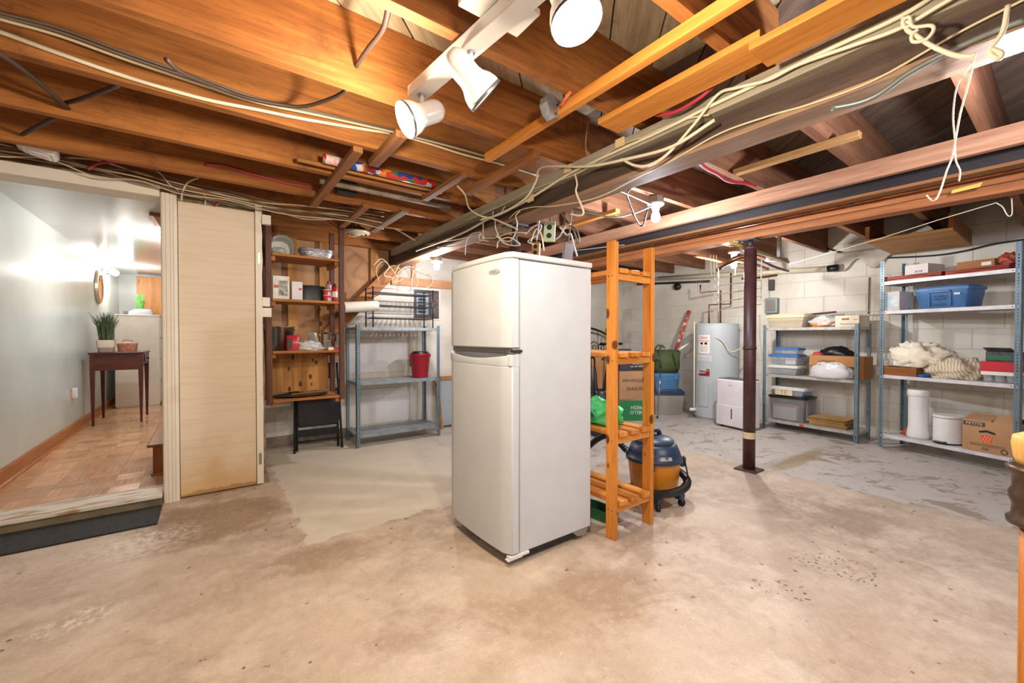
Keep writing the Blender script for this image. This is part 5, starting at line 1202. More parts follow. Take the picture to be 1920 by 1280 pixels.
for k, h_ in enumerate((0.055, 0.05)):
    t_ = thing('round_tin', ('lower', 'upper')[k] + ' small red and white tin in front of the spray cans', 'tin', FS.world(0.475, 0.06, z + 0.0555 * k))
    MB().lathe([(0.033, 0.0005), (0.033, h_)], n=20).build('body', M('tin_red', '#c43a32', 0.4, c2='#e6dcd2', ns=22, lo=0.52, hi=0.55), t_, smooth=True)
    MB().lathe([(0.034, h_ - 0.006), (0.034, h_), (0.03, h_ + 0.0004)], n=20).build('rim', paper, t_, smooth=True)
# third shelf
z = ZS[2] + 0.0005
pt_ = thing('steel_pot', 'tall stainless steel pot on the third hanging shelf', 'pot', FS.world(0.115, 0.16, z))
MB().lathe([(0.085, 0.0005), (0.09, 0.004), (0.102, 0.205), (0.108, 0.208), (0.108, 0.213), (0.10, 0.213), (0.088, 0.008), (0.001, 0.008)], n=36, cap1=False).build('body', steel, pt_, smooth=True)
for s in (-1, 1): MB().tube([(s * 0.10, -0.03, 0.185), (s * 0.125, -0.02, 0.185), (s * 0.125, 0.02, 0.185), (s * 0.10, 0.03, 0.185)], 0.005, 8, 4).build('handle', chrome, pt_, smooth=True)
cof = thing('coffee_bag', 'red coffee packet leaning on the steel pot', 'packet', FS.world(0.185, 0.045, z), 0.15)
MB().loft([ring(0, 0, 0.0005, 0.05, 0.03, 24, 4), ring(0, 0, 0.06, 0.052, 0.032, 24, 4, 0.06, 1), ring(0, 0, 0.115, 0.05, 0.024, 24, 4, 0.08, 2), ring(0, 0, 0.135, 0.048, 0.006, 24, 5)]).build('packet', M('packet_red', '#b3202c', 0.35), cof, auto=True)
MB().box(-0.051, -0.012, -0.036, -0.030, 0.01, 0.11).build('brown_panel', M('packet_brown', '#4a2c24', 0.4), cof)
text('COFFEE', 0.016, paper, cof, (0.02, -0.0345, 0.07), name='lettering')
o = blob(0.11, 0.06, 0.055, 81, 0.45, 32, 18).build('plastic_bag', plbag, smooth=True, loc=FS.world(0.325, 0.07, z)); tag(o, 'clear plastic bag of sweets between coffee packet and coffee maker', 'bag')
o = blob(0.07, 0.04, 0.04, 83, 0.4).build('candy_pack', M('candy', '#c8bfa8', 0.6, c2='#8c1f2a', ns=20, lo=0.55, hi=0.6), smooth=True, loc=FS.world(0.335, 0.12, z)); tag(o, 'red and cream sweet packets behind the clear bag', 'packet')
o = MB().box(-0.012, 0.012, -0.05, 0.05, 0, 0.15).build('plastic_lid', white, loc=FS.world(0.41, 0.2, z + 0.02), bev=0.01); o.rotation_euler = (0, -0.35, 0.5); tag(o, 'white plastic lid leaning behind the coffee maker', 'cutting board')  # a white plastic lid, drawn as a thin leaning slab
mk = thing('coffee_maker', 'octagonal metal stovetop coffee maker on the third hanging shelf', 'coffee maker', FS.world(0.475, 0.10, z))
MB().lathe([(0.05, 0.0005), (0.052, 0.01), (0.042, 0.07), (0.045, 0.075), (0.045, 0.085), (0.038, 0.09), (0.050, 0.145), (0.045, 0.15)], n=8).build('body', M('moka_metal', '#b9b2a6', 0.25, 0.9), mk)
MB().lathe([(0.048, 0.1505), (0.03, 0.165), (0.01, 0.17), (0.01, 0.178), (0.001, 0.182)], n=8).build('lid', M('moka_metal', '#b9b2a6'), mk)
MB().tube([(0.045, 0, 0.14), (0.085, 0, 0.14), (0.08, 0, 0.08)], 0.007, 8, 4).build('handle', black, mk, smooth=True)
MB().prism([(-0.05, 0.148), (-0.066, 0.146), (-0.046, 0.12)], 'y', -0.012, 0.012).build('spout', M('moka_metal', '#b9b2a6'), mk)
mb_ = thing('matchbox', 'small red and white box at the right end of the third shelf', 'box', FS.world(0.52, 0.03, z))
MB().box(-0.045, 0.0, -0.02, 0.02, 0, 0.026).build('white_half', paper, mb_); MB().box(0.0005, 0.042, -0.02, 0.02, 0, 0.026).build('red_half', M('box_red', '#bf1f2e'), mb_)
# bottom shelf: dark tray with a brass bar
z = ZS[3] + 0.0005
ty = thing('metal_tray', 'dark oval metal tray on the bottom hanging shelf', 'tray', FS.world(0.27, 0.16, z))
MB().loft([ring(0, 0, 0, 0.20, 0.11, 36), ring(0, 0, 0.012, 0.23, 0.135, 36), ring(0, 0, 0.016, 0.228, 0.133, 36), ring(0, 0, 0.004, 0.198, 0.108, 36)]).build('tray', M('dark_tray', '#2c2420', 0.35, 0.6), ty, auto=True)
o = MB().bar((-0.13, 0, 0), (0.14, 0.0, 0.006), 0.018, 0.014).build('brass_bar', M('brass', '#9a7a3c', 0.35, 0.8), loc=FS.world(0.31, 0.12, z + 0.024), bev=0.003); tag(o, 'long brass bar lying on the dark tray', 'bar')
o = MB().tube([(-0.06, 0, 0), (-0.02, 0.01, 0.012), (0.02, 0, 0.02), (0.05, -0.01, 0.008)], 0.007, 8, 4).build('pliers', M('tool_dark', '#3a332c', 0.4, 0.6), smooth=True, loc=FS.world(0.18, 0.16, z + 0.018)); tag(o, 'dark curved tool beside the brass bar', 'tool')
# paper roll jutting out right of the hanging shelf
p = W(645, 576, y=4.25); p2 = W(708, 573, y=4.25)
rl = thing('paper_roll', 'white paper roll jutting out right of the hanging shelf', 'paper roll', p)
MB().cyl((0, 0, 0), p2 - p, 0.052, n=28, caps=False).build('roll', M('roll_paper', '#dcd8cc', 0.6), rl, smooth=True)
for q in (Vector((0.002, 0, 0)), (p2 - p) * 0.995): MB().lathe([(0.052, 0), (0.015, 0.0005), (0.015, -0.004), (0.052, -0.004)], q, 28, p2 - p, False, False).build('roll_end', M('roll_edge', '#b9b09c', 0.8), rl, smooth=True)
MB().bar((1.032 - p.x, 0, 0), (0.01, 0, 0), 0.02, 0.02).build('hanger_bar', w_shelf_dark, rl)
# folding chair under the hanging shelf
fc = thing('folding_chair', 'black padded folding chair folded flat against the wall under the shelf', 'chair', (0.88, 4.44, 0), math.radians(-4))
navy = M('seat_vinyl', '#15161d', 0.28)
lean = lambda x, y, z_: (x, y + 0.10 * z_, z_)
for s in (-1, 1):
    MB().tube([lean(s * 0.215, 0, 0.012), lean(s * 0.205, 0.03, 0.45), lean(s * 0.19, 0.05, 0.86)], 0.011, 8, 3).build('front_leg', blackm, fc, smooth=True)
    MB().tube([lean(s * 0.19, 0.07, 0.012), lean(s * 0.185, 0.05, 0.40), lean(s * 0.18, 0.04, 0.60)], 0.011, 8, 3).build('rear_leg', blackm, fc, smooth=True)
    for (x, y) in ((0.215, 0), (0.19, 0.07)): MB().cyl((s * x, y, 0), (s * x, y, 0.02), 0.014, n=10).build('foot_cap', black, fc, smooth=True)
MB().loft([[lean(x, y - 0.02, zz) for x, y, zz in ((-0.18, 0, 0.24), (0.18, 0, 0.24), (0.18, 0.045, 0.24), (-0.18, 0.045, 0.24))], [lean(x, y - 0.02, zz) for x, y, zz in ((-0.195, -0.012, 0.30), (0.195, -0.012, 0.30), (0.195, 0.045, 0.30), (-0.195, 0.045, 0.30))],
           [lean(x, y - 0.02, zz) for x, y, zz in ((-0.195, -0.012, 0.50), (0.195, -0.012, 0.50), (0.195, 0.045, 0.50), (-0.195, 0.045, 0.50))], [lean(x, y - 0.02, zz) for x, y, zz in ((-0.18, 0, 0.58), (0.18, 0, 0.58), (0.18, 0.045, 0.58), (-0.18, 0.045, 0.58))]]).build('seat', navy, fc, bev=0.015, auto=True)
MB().loft([[lean(x, y + 0.03, zz) for x, y, zz in ((-0.18, 0, 0.70), (0.18, 0, 0.70), (0.18, 0.03, 0.70), (-0.18, 0.03, 0.70))], [lean(x, y + 0.03, zz) for x, y, zz in ((-0.17, 0.005, 0.86), (0.17, 0.005, 0.86), (0.17, 0.03, 0.86), (-0.17, 0.03, 0.86))]]).build('backrest', navy, fc, bev=0.012)
for zz, y in ((0.10, 0.004), (0.16, 0.058)): MB().cyl(lean(-0.20, y, zz), lean(0.20, y, zz), 0.008, n=8).build('crossbar', blackm, fc, smooth=True)
MB().box(-0.19, 0.19, 0.065, 0.075, 0.135, 0.205).build('back_brace', blackm, fc)
# ================================================================== water heater and its pipes
HX, HY, HR, HH = 5.66, 2.95, 0.275, 1.30
wh = thing('water_heater', 'tall light grey electric water heater with copper pipes against the block wall', 'water heater', (HX, HY, 0))
wh_m = M('heater_grey', '#b4bcc0', 0.38, c2='#abb3b8', ns=2)
MB().lathe([(HR - 0.02, 0.0), (HR - 0.02, 0.035), (HR, 0.04), (HR, HH - 0.02), (HR + 0.004, HH - 0.018), (HR + 0.004, HH), (HR - 0.03, HH + 0.006), (0.001, HH + 0.008)], n=56).build('tank', wh_m, wh, auto=True)
tc = math.atan2(-HY, -HX)                                    # direction to the viewer
def cpatch(a, half, z0, z1, mat, name, parent, off=0.0015, n=10, th=0.003):
    R = HR + off
    m = MB(); rs = []
    for i in range(n + 1):
        t = a - half + 2 * half * i / n
        c, s = math.cos(t), math.sin(t)
        rs.append([(R * c, R * s, z0), ((R + th) * c, (R + th) * s, z0), ((R + th) * c, (R + th) * s, z1), (R * c, R * s, z1)])
    return m.loft(rs).build(name, mat, parent, auto=True)
LA = tc - math.radians(33)      # labels face left of the viewer
def ontank(a, z, off=0.006): return ((HR + off) * math.cos(a), (HR + off) * math.sin(a), z)
def facing(a): return (math.pi / 2, 0, a + math.pi / 2)
l1 = cpatch(LA, 0.30, 0.90, 1.15, paper, 'instruction_label', wh)
rp = M('label_red_print', '#c42a2c', 0.6)
text('Giant', 0.05, rp, l1, ontank(LA, 1.115, 0.006), facing(LA), shear=0.2)
text('ATTENTION', 0.026, rp, l1, ontank(LA, 1.07, 0.006), facing(LA))
for k in range(2):
    cpatch(LA + (-0.1 if k else 0.12), 0.07, 1.02, 1.05, ink, 'pictogram', l1, 0.0046, 3, 0.0008)
for k in range(6): cpatch(LA, 0.22, 0.925 + k * 0.014, 0.929 + k * 0.014, M('grey_print', '#8d8a86', 0.7), 'text_line', l1, 0.0046, 6, 0.0006)
l2 = cpatch(LA + 0.02, 0.36, 0.79, 0.875, M('label_grey_white', '#cfd0d4', 0.6), 'rating_label', wh)
for k in range(4): cpatch(LA + 0.02, 0.30, 0.802 + k * 0.016, 0.806 + k * 0.016, M('grey_print', '#8d8a86'), 'text_line', l2, 0.0046, 6, 0.0006)
l3 = cpatch(LA + 0.02, 0.27, 0.60, 0.665, M('logo_dark_red', '#7c1a20', 0.5), 'logo_plate', wh)
text('Expert', 0.05, paper, l3, ontank(LA - 0.09, 0.645, 0.008), facing(LA - 0.09), shear=0.15)
text('3', 0.13, M('logo_red', '#a01c28', 0.5), l3, ontank(LA + 0.24, 0.645, 0.010), facing(LA + 0.24))
cpatch(LA, 0.26, 0.19, 0.50, wh_m, 'access_panel', wh, 0.001, 10, 0.008)
PXP = M('copper_old', '#9c6a48', 0.35, 0.8, c2='#7c5038', ns=8)
def hpipe(pts, r, mat, name='pipe', cyln=10, rr=None):
    return MB().tube([Vector(p) for p in pts], r, cyln, 0).build(name, mat, wh, smooth=True)
pl = Vector((-0.806, 0.591, 0))  # towards image left
a0 = pl * 0.10; a1 = pl * -0.06
hpipe([(a0.x, a0.y, HH), (a0.x, a0.y, 1.565), (a0.x - pl.x * .30, a0.y - pl.y * .30, 1.575), (a0.x - pl.x * .30, a0.y - pl.y * .30, 2.0)], 0.011, PXP)
hpipe([(a1.x, a1.y, HH), (a1.x, a1.y, 1.76), (a1.x + pl.x * .28, a1.y + pl.y * .28, 1.73), (a1.x + pl.x * .28, a1.y + pl.y * .28, 1.84)], 0.011, PXP)
hpipe([(pl.x * .28, pl.y * .28, 0.14), (pl.x * .30, pl.y * .30, 0.16), (pl.x * .30, pl.y * .30, 1.33), (pl.x * .12, pl.y * .12 + .1, 1.33)], 0.010, M('cpvc', '#d6cbb2', 0.5), 'relief_pipe')
MB().cyl(pl * 0.27 + Vector((0, 0, .12)), pl * 0.36 + Vector((0, 0, .12)), 0.022, n=12).build('drain_valve', white, wh, smooth=True)
MB().tube([ontank(tc - 0.1, 1.12, 0.0), ontank(tc + 0.25, 1.07, 0.03), ontank(tc + 0.55, 0.93, 0.05), ontank(tc + 0.95, 0.98, 0.10)], 0.007, 8, 6).build('power_cable', M('white_cable', '#e3dcc8'), wh, smooth=True)
# ================================================================== dehumidifier
DF = Frame((5.19, 2.70, 0), math.atan2(-0.42, -0.085))
dh = thing('dehumidifier', 'white portable dehumidifier standing in front of the water heater', 'dehumidifier', DF.o, DF.rz)
MB().box(0, 0.42, 0, 0.24, 0.025, 0.60).build('case', M('dehum_white', '#dedbe0', 0.35), dh, bev=0.018)
MB().box(0.004, 0.416, -0.0035, 0.05, 0.03, 0.285).build('bucket_front', M('dehum_white', '#dedbe0'), dh, bev=0.006)
MB().box(0.212, 0.226, -0.006, -0.003, 0.12, 0.245).build('level_window', M('dark_window', '#2a2c34', 0.2), dh, bev=0.004)
MB().box(0.01, 0.41, 0.02, 0.235, 0.598, 0.608).build('top_grille', M('dark_grille', '#55565c', 0.5), dh, bev=0.003)
text('Danby', 0.02, M('badge_ink', '#77777a'), dh, (0.20, -0.001, 0.53), (math.pi / 2, 0, 0))
for x in (0.05, 0.37):
    for y in (0.05, 0.19): MB().cyl((x, y - 0.01, 0.015), (x, y + 0.01, 0.015), 0.015, n=10).build('caster', black, dh, smooth=True)
# ================================================================== storage pile left of the heater
tA = W(1262, 776, z=0)
gt = tote('storage_tote', 'grey storage tote with navy lid on the floor left of the heater', (5.45, 3.60, 0), math.radians(-38), 0.46, 0.40, 0.36, M('tote_grey', '#a59c97', 0.5), M('navy_lid', '#28415f', 0.45), lid=0.06, taper=0.9)
bt2 = tote('storage_tote', 'blue storage tote with latches stacked on the grey tote', (5.42, 3.60, 0.362), math.radians(-38), 0.38, 0.31, 0.235, M('tote_steel_blue', '#4f84b4', 0.45), M('tote_steel_blue', '#4f84b4'), lid=0.03, taper=0.9, latch=(0.11,))
df = thing('duffel_bag', 'olive green duffel bag on the blue tote', 'bag', (5.40, 3.58, 0.60), math.radians(-38))
olive = M('olive_canvas', '#4c5a34', 0.85, c2='#3f4c2a', ns=6, bump=0.4, bs=90)
MB().loft([ring(0, 0, 0.0, 0.17, 0.11, 32, 3, 0.12, 1), ring(0, 0, 0.08, 0.225, 0.15, 32, 3, 0.15, 2), ring(0, 0, 0.2, 0.22, 0.14, 32, 3, 0.18, 3), ring(0.01, 0, 0.30, 0.2, 0.10, 32, 3.4, 0.2, 4), ring(0.01, 0, 0.335, 0.16, 0.05, 32, 3, 0.2, 5)]).build('body', olive, df, smooth=True)
for y in (-0.13, 0.10): MB().tube([(-0.10, y, 0.20), (-0.11, y * 0.9, 0.33), (-0.07, y * 0.6, 0.40), (-0.02, y * 0.6, 0.36)], 0.012, 8, 5).build('handle', olive, df, smooth=True)
MB().tube([(0.08, -0.155, 0.30), (0.10, -0.17, 0.16), (0.14, -0.14, 0.05)], 0.012, 8, 5).build('strap', olive, df, smooth=True)
p0 = W(1268, 655, x=5.62); p1_ = W(1292, 583, x=5.90)
tag(MB().cyl((0, 0, 0), p1_ - p0, 0.028, n=16).build('gift_wrap_roll', M('gift_wrap', '#b5463c', 0.5, c2='#e2c9b4', ns=18, lo=0.5, hi=0.56), smooth=True, loc=p0), 'red floral gift wrap roll leaning on the block wall behind the duffel', 'wrapping paper')
p0 = W(1272, 656, x=5.45); p1_ = W(1294, 642, x=5.60)
um = thing('umbrella', 'folded white umbrella lying behind the green duffel bag', 'umbrella', p0)
MB().tube([(0, 0, 0), (p1_ - p0) * 0.3, p1_ - p0], [0.008, 0.02, 0.006], 10).build('canopy', white, um, smooth=True)
MB().tube([p1_ - p0, (p1_ - p0) * 1.3], 0.004, 8).build('tip', chrome, um)
p0 = W(1236, 775, z=0)
cn = thing('walking_cane', 'chrome walking cane leaning against the blue tote', 'cane', (5.00, 3.42, 0))
MB().tube([(0, 0, 0.01), (0.10, 0.02, 0.70)], 0.009, 10).build('shaft', chrome, cn, smooth=True)
MB().tube([(0.10, 0.02, 0.70), (0.105, 0.03, 0.78), (0.09, 0.06, 0.80), (0.06, 0.10, 0.78)], 0.011, 10, 4).build('handle', black, cn, smooth=True)
MB().cyl((0, 0, 0), (0.002, 0, 0.02), 0.013, n=10).build('rubber_tip', black, cn)
# cartons behind the pine rack
BF = Frame((4.40, 3.60, 0), math.radians(-32))
hf = cbox('meal_kit_box', 'green fronted meal kit carton standing upside down under the brown box', BF.world(0.22, 0.17, 0), BF.rz, 0.42, 0.34, 0.285, card)
MB().box(-0.205, 0.205, -0.1712, -0.170, 0.008, 0.275).build('green_panel', M('kit_green', '#1f7a44', 0.6), hf)
text('HELLO\nFRESH', 0.066, paper, hf, (0.03, -0.1718, 0.15), (math.pi / 2, math.pi, 0), sx=0.95)
sb_ = cbox('cardboard_box', 'brown carton with scrawled black writing on the green carton', BF.world(0.21, 0.17, 0.2905), BF.rz + 0.05, 0.43, 0.35, 0.37, card)
text('PAVANGEOUR', 0.062, ink, sb_, (0.03, -0.1762, 0.25), shear=0.25, name='handwriting')
text('SEASONAL', 0.062, ink, sb_, (0.03, -0.1762, 0.14), shear=0.25, name='handwriting')
zz = 0.669
nb = thing('waste_bin', 'dark navy square bin on top of the brown carton', 'bin', BF.world(0.10, 0.14, zz), BF.rz)
MB().loft([ring(0, 0, 0.0005, 0.085, 0.085, 24, 9), ring(0, 0, 0.29, 0.095, 0.095, 24, 9), ring(0, 0, 0.29, 0.088, 0.088, 24, 9), ring(0, 0, 0.01, 0.08, 0.08, 24, 9)]).build('body', M('navy_bin', '#34384a', 0.5), nb, auto=True)
sg = thing('framed_sign', 'black framed sign with white words on the brown carton', 'sign', BF.world(0.31, 0.10, zz + 0.001), BF.rz)
MB().box(-0.10, 0.10, 0, 0.018, 0, 0.25).build('frame', M('sign_brown', '#2c1d18', 0.5), sg, bev=0.003)
MB().box(-0.085, 0.085, -0.002, 0.0, 0.015, 0.235).build('panel', M('chalk_black', '#1a1a1c', 0.7), sg)
text('in this house\nwe do LOVE\nwe do REAL\nwe do FUN\nwe do FAMILY', 0.036, paper, sg, (0, -0.0025, 0.125))
sg.rotation_euler = (-0.12, 0, BF.rz)
# scrolled iron headboard against the back wall
ir = M('wrought_iron', '#1b1a1c', 0.5, 0.5)
hd = thing('iron_headboard', 'black scrolled wrought iron headboard leaning on the back wall', 'headboard', (4.5, YB - 0.16, 0))
MB().tube([(0, 0, 0), (0, 0.1, 1.12)], 0.013, 8).build('side_post', ir, hd, smooth=True)
MB().tube([(1.1, 0, 0), (1.1, 0.1, 1.12)], 0.013, 8).build('side_post', ir, hd, smooth=True)
MB().tube([(0, 0.1, 1.12), (0.25, 0.11, 1.22), (0.55, 0.115, 1.27), (0.85, 0.11, 1.22), (1.1, 0.1, 1.12)], 0.013, 8, 6).build('top_rail', ir, hd, smooth=True)
MB().tube([(0, 0.09, 1.04), (0.25, 0.1, 1.15), (0.55, 0.105, 1.20), (0.85, 0.1, 1.15), (1.1, 0.09, 1.04)], 0.007, 8, 6).build('top_rail', ir, hd, smooth=True)
MB().tube([(0, 0.05, 0.62), (1.1, 0.05, 0.62)], 0.010, 8).build('cross_rail', ir, hd, smooth=True)
for cx_, sgn in ((0.25, 1), (0.45, -1), (0.66, 1), (0.86, -1)):
    pts = []
    for i in range(26):
        t = i / 25; a = sgn * (t * 3.6 * math.pi); r = 0.11 * (1 - t) + 0.01
        pts.append((cx_ + r * math.cos(a), 0.085, 0.94 + r * math.sin(a)))
    MB().tube([(cx_ + sgn * 0.05, 0.05, 0.62)] + pts, 0.006, 6).build('scroll', ir, hd, smooth=True)
for k in range(7): MB().tube([(0.12 + k * 0.145, 0.052, 0.62), (0.10 + k * 0.145, 0.075, 0.82)], 0.005, 6).build('bar', ir, hd, smooth=True)
# dark easel-like stand and black bar at the back corner
es = thing('music_stand', 'black folded stand leaning in the back corner', 'stand', (5.30, YB - 0.42, 0))
for x in (0.0, 0.07): MB().bar((x, 0, 0.01), (x - 0.05, 0.14, 1.18), 0.022, 0.018).build('leg', black, es)
MB().lathe([(0.02, 0), (0.03, 0.05), (0.015, 0.1), (0.001, 0.12)], (-0.045, 0.14, 1.18), 10).build('top_knob', black, es)
MB().bar((-0.02, 0.12, 0.95), (0.06, 0.12, 0.95), 0.02, 0.03).build('brace', black, es)
tag(MB().cyl((0, 0, 0), (0.55, 0, 0), 0.022, n=12).build('black_bar', black, smooth=True, loc=(5.38, YB - 0.03, 1.0)), 'horizontal black bar fixed to the back wall behind the stand', 'bar')
# umbrella vase with canes
va = thing('umbrella_vase', 'dark glazed umbrella vase full of canes behind the pine rack', 'vase', (3.62, 3.22, 0))
MB().lathe([(0.10, 0.0), (0.135, 0.05), (0.145, 0.25), (0.13, 0.42), (0.10, 0.48), (0.11, 0.52), (0.10, 0.52), (0.09, 0.48)], n=28, cap1=False).build('body', M('dark_glaze', '#32343c', 0.3), va, smooth=True)
k = 0
for (dx, dy, lx, ly, h, kind) in ((-0.05, 0, -0.12, 0.0, 0.84, 'c'), (0.0, -0.03, -0.02, -0.08, 0.80, 'u'), (0.03, 0.02, 0.08, 0.02, 0.86, 'c'), (0.0, 0.04, 0.05, 0.10, 0.78, 'u'), (-0.03, 0.03, -0.08, 0.08, 0.88, 'c')):
    t_ = thing('cane' if kind == 'c' else 'umbrella', ('black walking cane standing leftmost in the umbrella vase', 'black folded umbrella standing nearest in the vase', 'brown walking cane standing at the right of the vase', 'dark folded umbrella standing at the back of the vase', 'thin black cane standing tallest in the vase')[k], 'cane' if kind == 'c' else 'umbrella', (3.62 + dx, 3.22 + dy, 0.02))
    top = Vector((lx, ly, h))
    if kind == 'u': MB().tube([(0, 0, 0.0), top * 0.5, top * 0.88, top], [0.006, 0.03, 0.02, 0.007], 10).build('canopy', black, t_, smooth=True)
    else: MB().tube([(0, 0, 0.0), top], 0.010, 8).build('shaft', M('cane_brown', '#6b4a30', 0.5) if k == 2 else black, t_, smooth=True)
    MB().tube([top, top + Vector((0.0, 0, 0.05)), top + Vector((-0.03, -0.01, 0.085)), top + Vector((-0.08, -0.02, 0.08)), top + Vector((-0.10, -0.02, 0.05))], 0.012, 8, 4).build('crook_handle', black, t_, smooth=True)
    k += 1
cbox('cardboard_box', 'plain brown carton standing behind the umbrella vase', (3.95, 3.75, 0), 0.3, 0.42, 0.34, 0.86, card2)
# ================================================================== shop vacuum
VC = (2.465, 1.712, 0)
vc = thing('shop_vacuum', 'orange and navy wet-dry vacuum on casters behind the pine rack', 'vacuum', VC, 0)
navyp = M('vac_navy', '#26384e', 0.4, c2='#22334a', ns=6)
MB().lathe([(0.145, 0.065), (0.15, 0.07), (0.172, 0.29), (0.176, 0.30)], n=40).build('drum', M('vac_orange', '#c97f16', 0.35), vc, smooth=True)
MB().lathe([(0.172, 0.292), (0.187, 0.295), (0.188, 0.315), (0.175, 0.325), (0.168, 0.35), (0.150, 0.395), (0.125, 0.41)], n=40).build('lid', navyp, vc, auto=True)
MB().lathe([(0.128, 0.408), (0.130, 0.425), (0.115, 0.44), (0.06, 0.452), (0.001, 0.455)], n=36).build('motor_cover', navyp, vc, auto=True)
MB().lathe([(0.118, 0.402), (0.118, 0.410)], n=36).build('seam', black, vc)
MB().tube([(-0.07, 0, 0.44), (-0.05, 0, 0.475), (0.0, 0, 0.487), (0.05, 0, 0.475), (0.07, 0, 0.44)], 0.016, 10, 5).build('handle', navyp, vc, smooth=True)
vl = -math.pi / 2 + math.radians(20 - 20)
pp = MB(); rs = []
for i in range(9):
    t = -2.35 + 0.5 * i / 8
    rs.append([(r_ * math.cos(t), r_ * math.sin(t), z_) for r_, z_ in ((0.176, 0.326), (0.180, 0.326), (0.174, 0.348), (0.170, 0.348))])
pp.loft(rs).build('name_plate', M('name_plate', '#c9c8c4', 0.35, 0.4, c2='#5c5c60', ns=45), vc)
for a in (-1.1, 0.6, 2.2, 3.9):
    c, s = math.cos(a), math.sin(a)
    MB().box(-0.03, 0.03, -0.025, 0.025, 0.045, 0.095).shift((0.165 * c, 0.165 * s, 0)).build('caster_arm', navyp, vc, bev=0.008)
    MB().cyl((0.178 * c - 0.012 * s, 0.178 * s + 0.012 * c, 0.024), (0.178 * c + 0.012 * s, 0.178 * s - 0.012 * c, 0.024), 0.024, n=16).build('caster_wheel', black, vc, smooth=True)
for a in (-2.6, -0.9): MB().box(-0.02, 0.02, -0.012, 0.012, 0.255, 0.315).shift((0.186 * math.cos(a), 0.186 * math.sin(a), 0)).build('latch', navyp, vc, bev=0.004)
hp = []
for i in range(150):
    t = i / 149; a = -2.9 + t * 3.6
    hp.append((0.212 * math.cos(a), 0.212 * math.sin(a), 0.12 + 0.10 * t ** 1.5))
MB().tube(hp, [0.024 if i % 2 else 0.0265 for i in range(150)], 10).build('hose', black, vc, smooth=False)
hp2 = cr([(-0.10, 0.15, 0.33), (-0.14, 0.26, 0.42), (-0.18, 0.38, 0.36), (-0.23, 0.47, 0.22), (-0.24, 0.42, 0.08), (-0.20, 0.30, 0.035)], 18)
MB().tube(hp2, [0.021 if i % 2 else 0.0235 for i in range(len(hp2))], 10).build('hose', black, vc)
MB().tube([(-0.18, 0.24, 0.03), (-0.15, 0.25, 0.46)], 0.02, 12).build('wand', black, vc, smooth=True)
MB().tube([(0.10, -0.16, 0.33), (0.14, -0.165, 0.20), (0.15, -0.17, 0.10)], 0.005, 8, 4).build('cord', black, vc, smooth=True)
# green bag on the pine rack, things under it
gbag = thing('shopping_bag', 'bright green shopping bag on the pine rack shelf by the fridge', 'bag', (1.955, 1.765, 0.598), 0.2)
green = M('bag_green', '#3fb868', 0.5, c2='#5cc888', ns=5)
blob(0.10, 0.15, 0.095, 91, 0.38, 32, 20).build('body', green, gbag, smooth=True)
MB().tube([(-0.05, -0.12, 0.10), (-0.09, -0.17, 0.12), (-0.08, -0.19, 0.05), (-0.05, -0.15, 0.03)], [0.015, 0.02, 0.018, 0.01], 8, 5).build('handle', M('bag_green2', '#33b04a', 0.4), gbag, smooth=True)
MB().box(-0.134, -0.126, -0.06, 0.03, 0.06, 0.10).build('print', M('bag_print', '#1f4f4a', 0.6, c2='#5cc888', ns=50, lo=0.48, hi=0.52), gbag)
gbx = thing('plant_tray', 'green plastic tray with white edge on the floor under the pine rack', 'tray', (1.95, 1.74, 0), 0.1)
MB().loft([ring(0, 0, 0.0005, 0.05, 0.10, 28, 6), ring(0, 0, 0.08, 0.06, 0.12, 28, 6), ring(0, 0, 0.08, 0.054, 0.114, 28, 6), ring(0, 0, 0.01, 0.046, 0.095, 28, 6)]).build('body', M('tray_green', '#2f6a44', 0.5), gbx, auto=True)
tag(MB().bar((0, 0, 0.0), (0.10, -0.28, 0.0), 0.03, 0.012).build('white_batten', white, loc=(1.85, 1.84, 0.0065)), 'white batten on the floor beside the rack post', 'batten')
# ================================================================== drying rack hung by the steel post
dk = thing('drying_rack', 'hanging wooden clothes drying rack with strung cords by the steel post', 'drying rack', (4.1, 1.75, 1.9))
olv = M('olive_rod', '#8f8440', 0.45)
MB().cyl((-0.55, -0.02, 0.02), (0.62, -0.02, -0.02), 0.014, n=12).build('rod', olv, dk, smooth=True)
MB().box(-0.44, -0.40, -0.03, 0.0, 0.03, 0.232).build('hanger', galv, dk); MB().box(0.40, 0.43, -0.03, 0.0, 0.0, 0.232).build('hanger', galv, dk)
dw = wood('dry_arm', '#b3774a', '#8a5530', 'x', 0.5)
dw2 = M('dark_arm', '#4a2a22', 0.45)
def arm(px, mat, y, r=0.014):
    return MB().tube([W(a, b, y=y) - dk.location for a, b in px], r, 8, 4).build('arm', mat, dk, smooth=True)
arm([(1345, 505), (1370, 492), (1395, 483), (1425, 488), (1452, 500), (1478, 508)], dw2, 1.95, 0.013)
arm([(1345, 508), (1375, 484), (1405, 478), (1430, 482), (1445, 490)], dw, 2.05, 0.013)
arm([(1350, 495), (1385, 490), (1420, 497), (1440, 505)], dw, 2.2, 0.016)
arm([(1392, 522), (1425, 520), (1456, 516)], M('red_arm', '#7d4030', 0.5), 2.0, 0.013)
arm([(1300, 480), (1340, 488), (1380, 500), (1400, 504)], dw, 2.4, 0.012)
cord = M('string', '#d9cfb4', 0.9)
for k in range(5):
    yb_ = 522 + k * 15
    MB().tube([W(1340, yb_, y=1.8) - dk.location, W(1427, yb_ - 12, y=1.8) - dk.location], 0.004, 6).build('line', cord, dk)
MB().tube([W(1428, 482, y=1.8) - dk.location, W(1427, 560, y=1.8) - dk.location], 0.0045, 8).build('hanging_rod', white, dk, smooth=True)
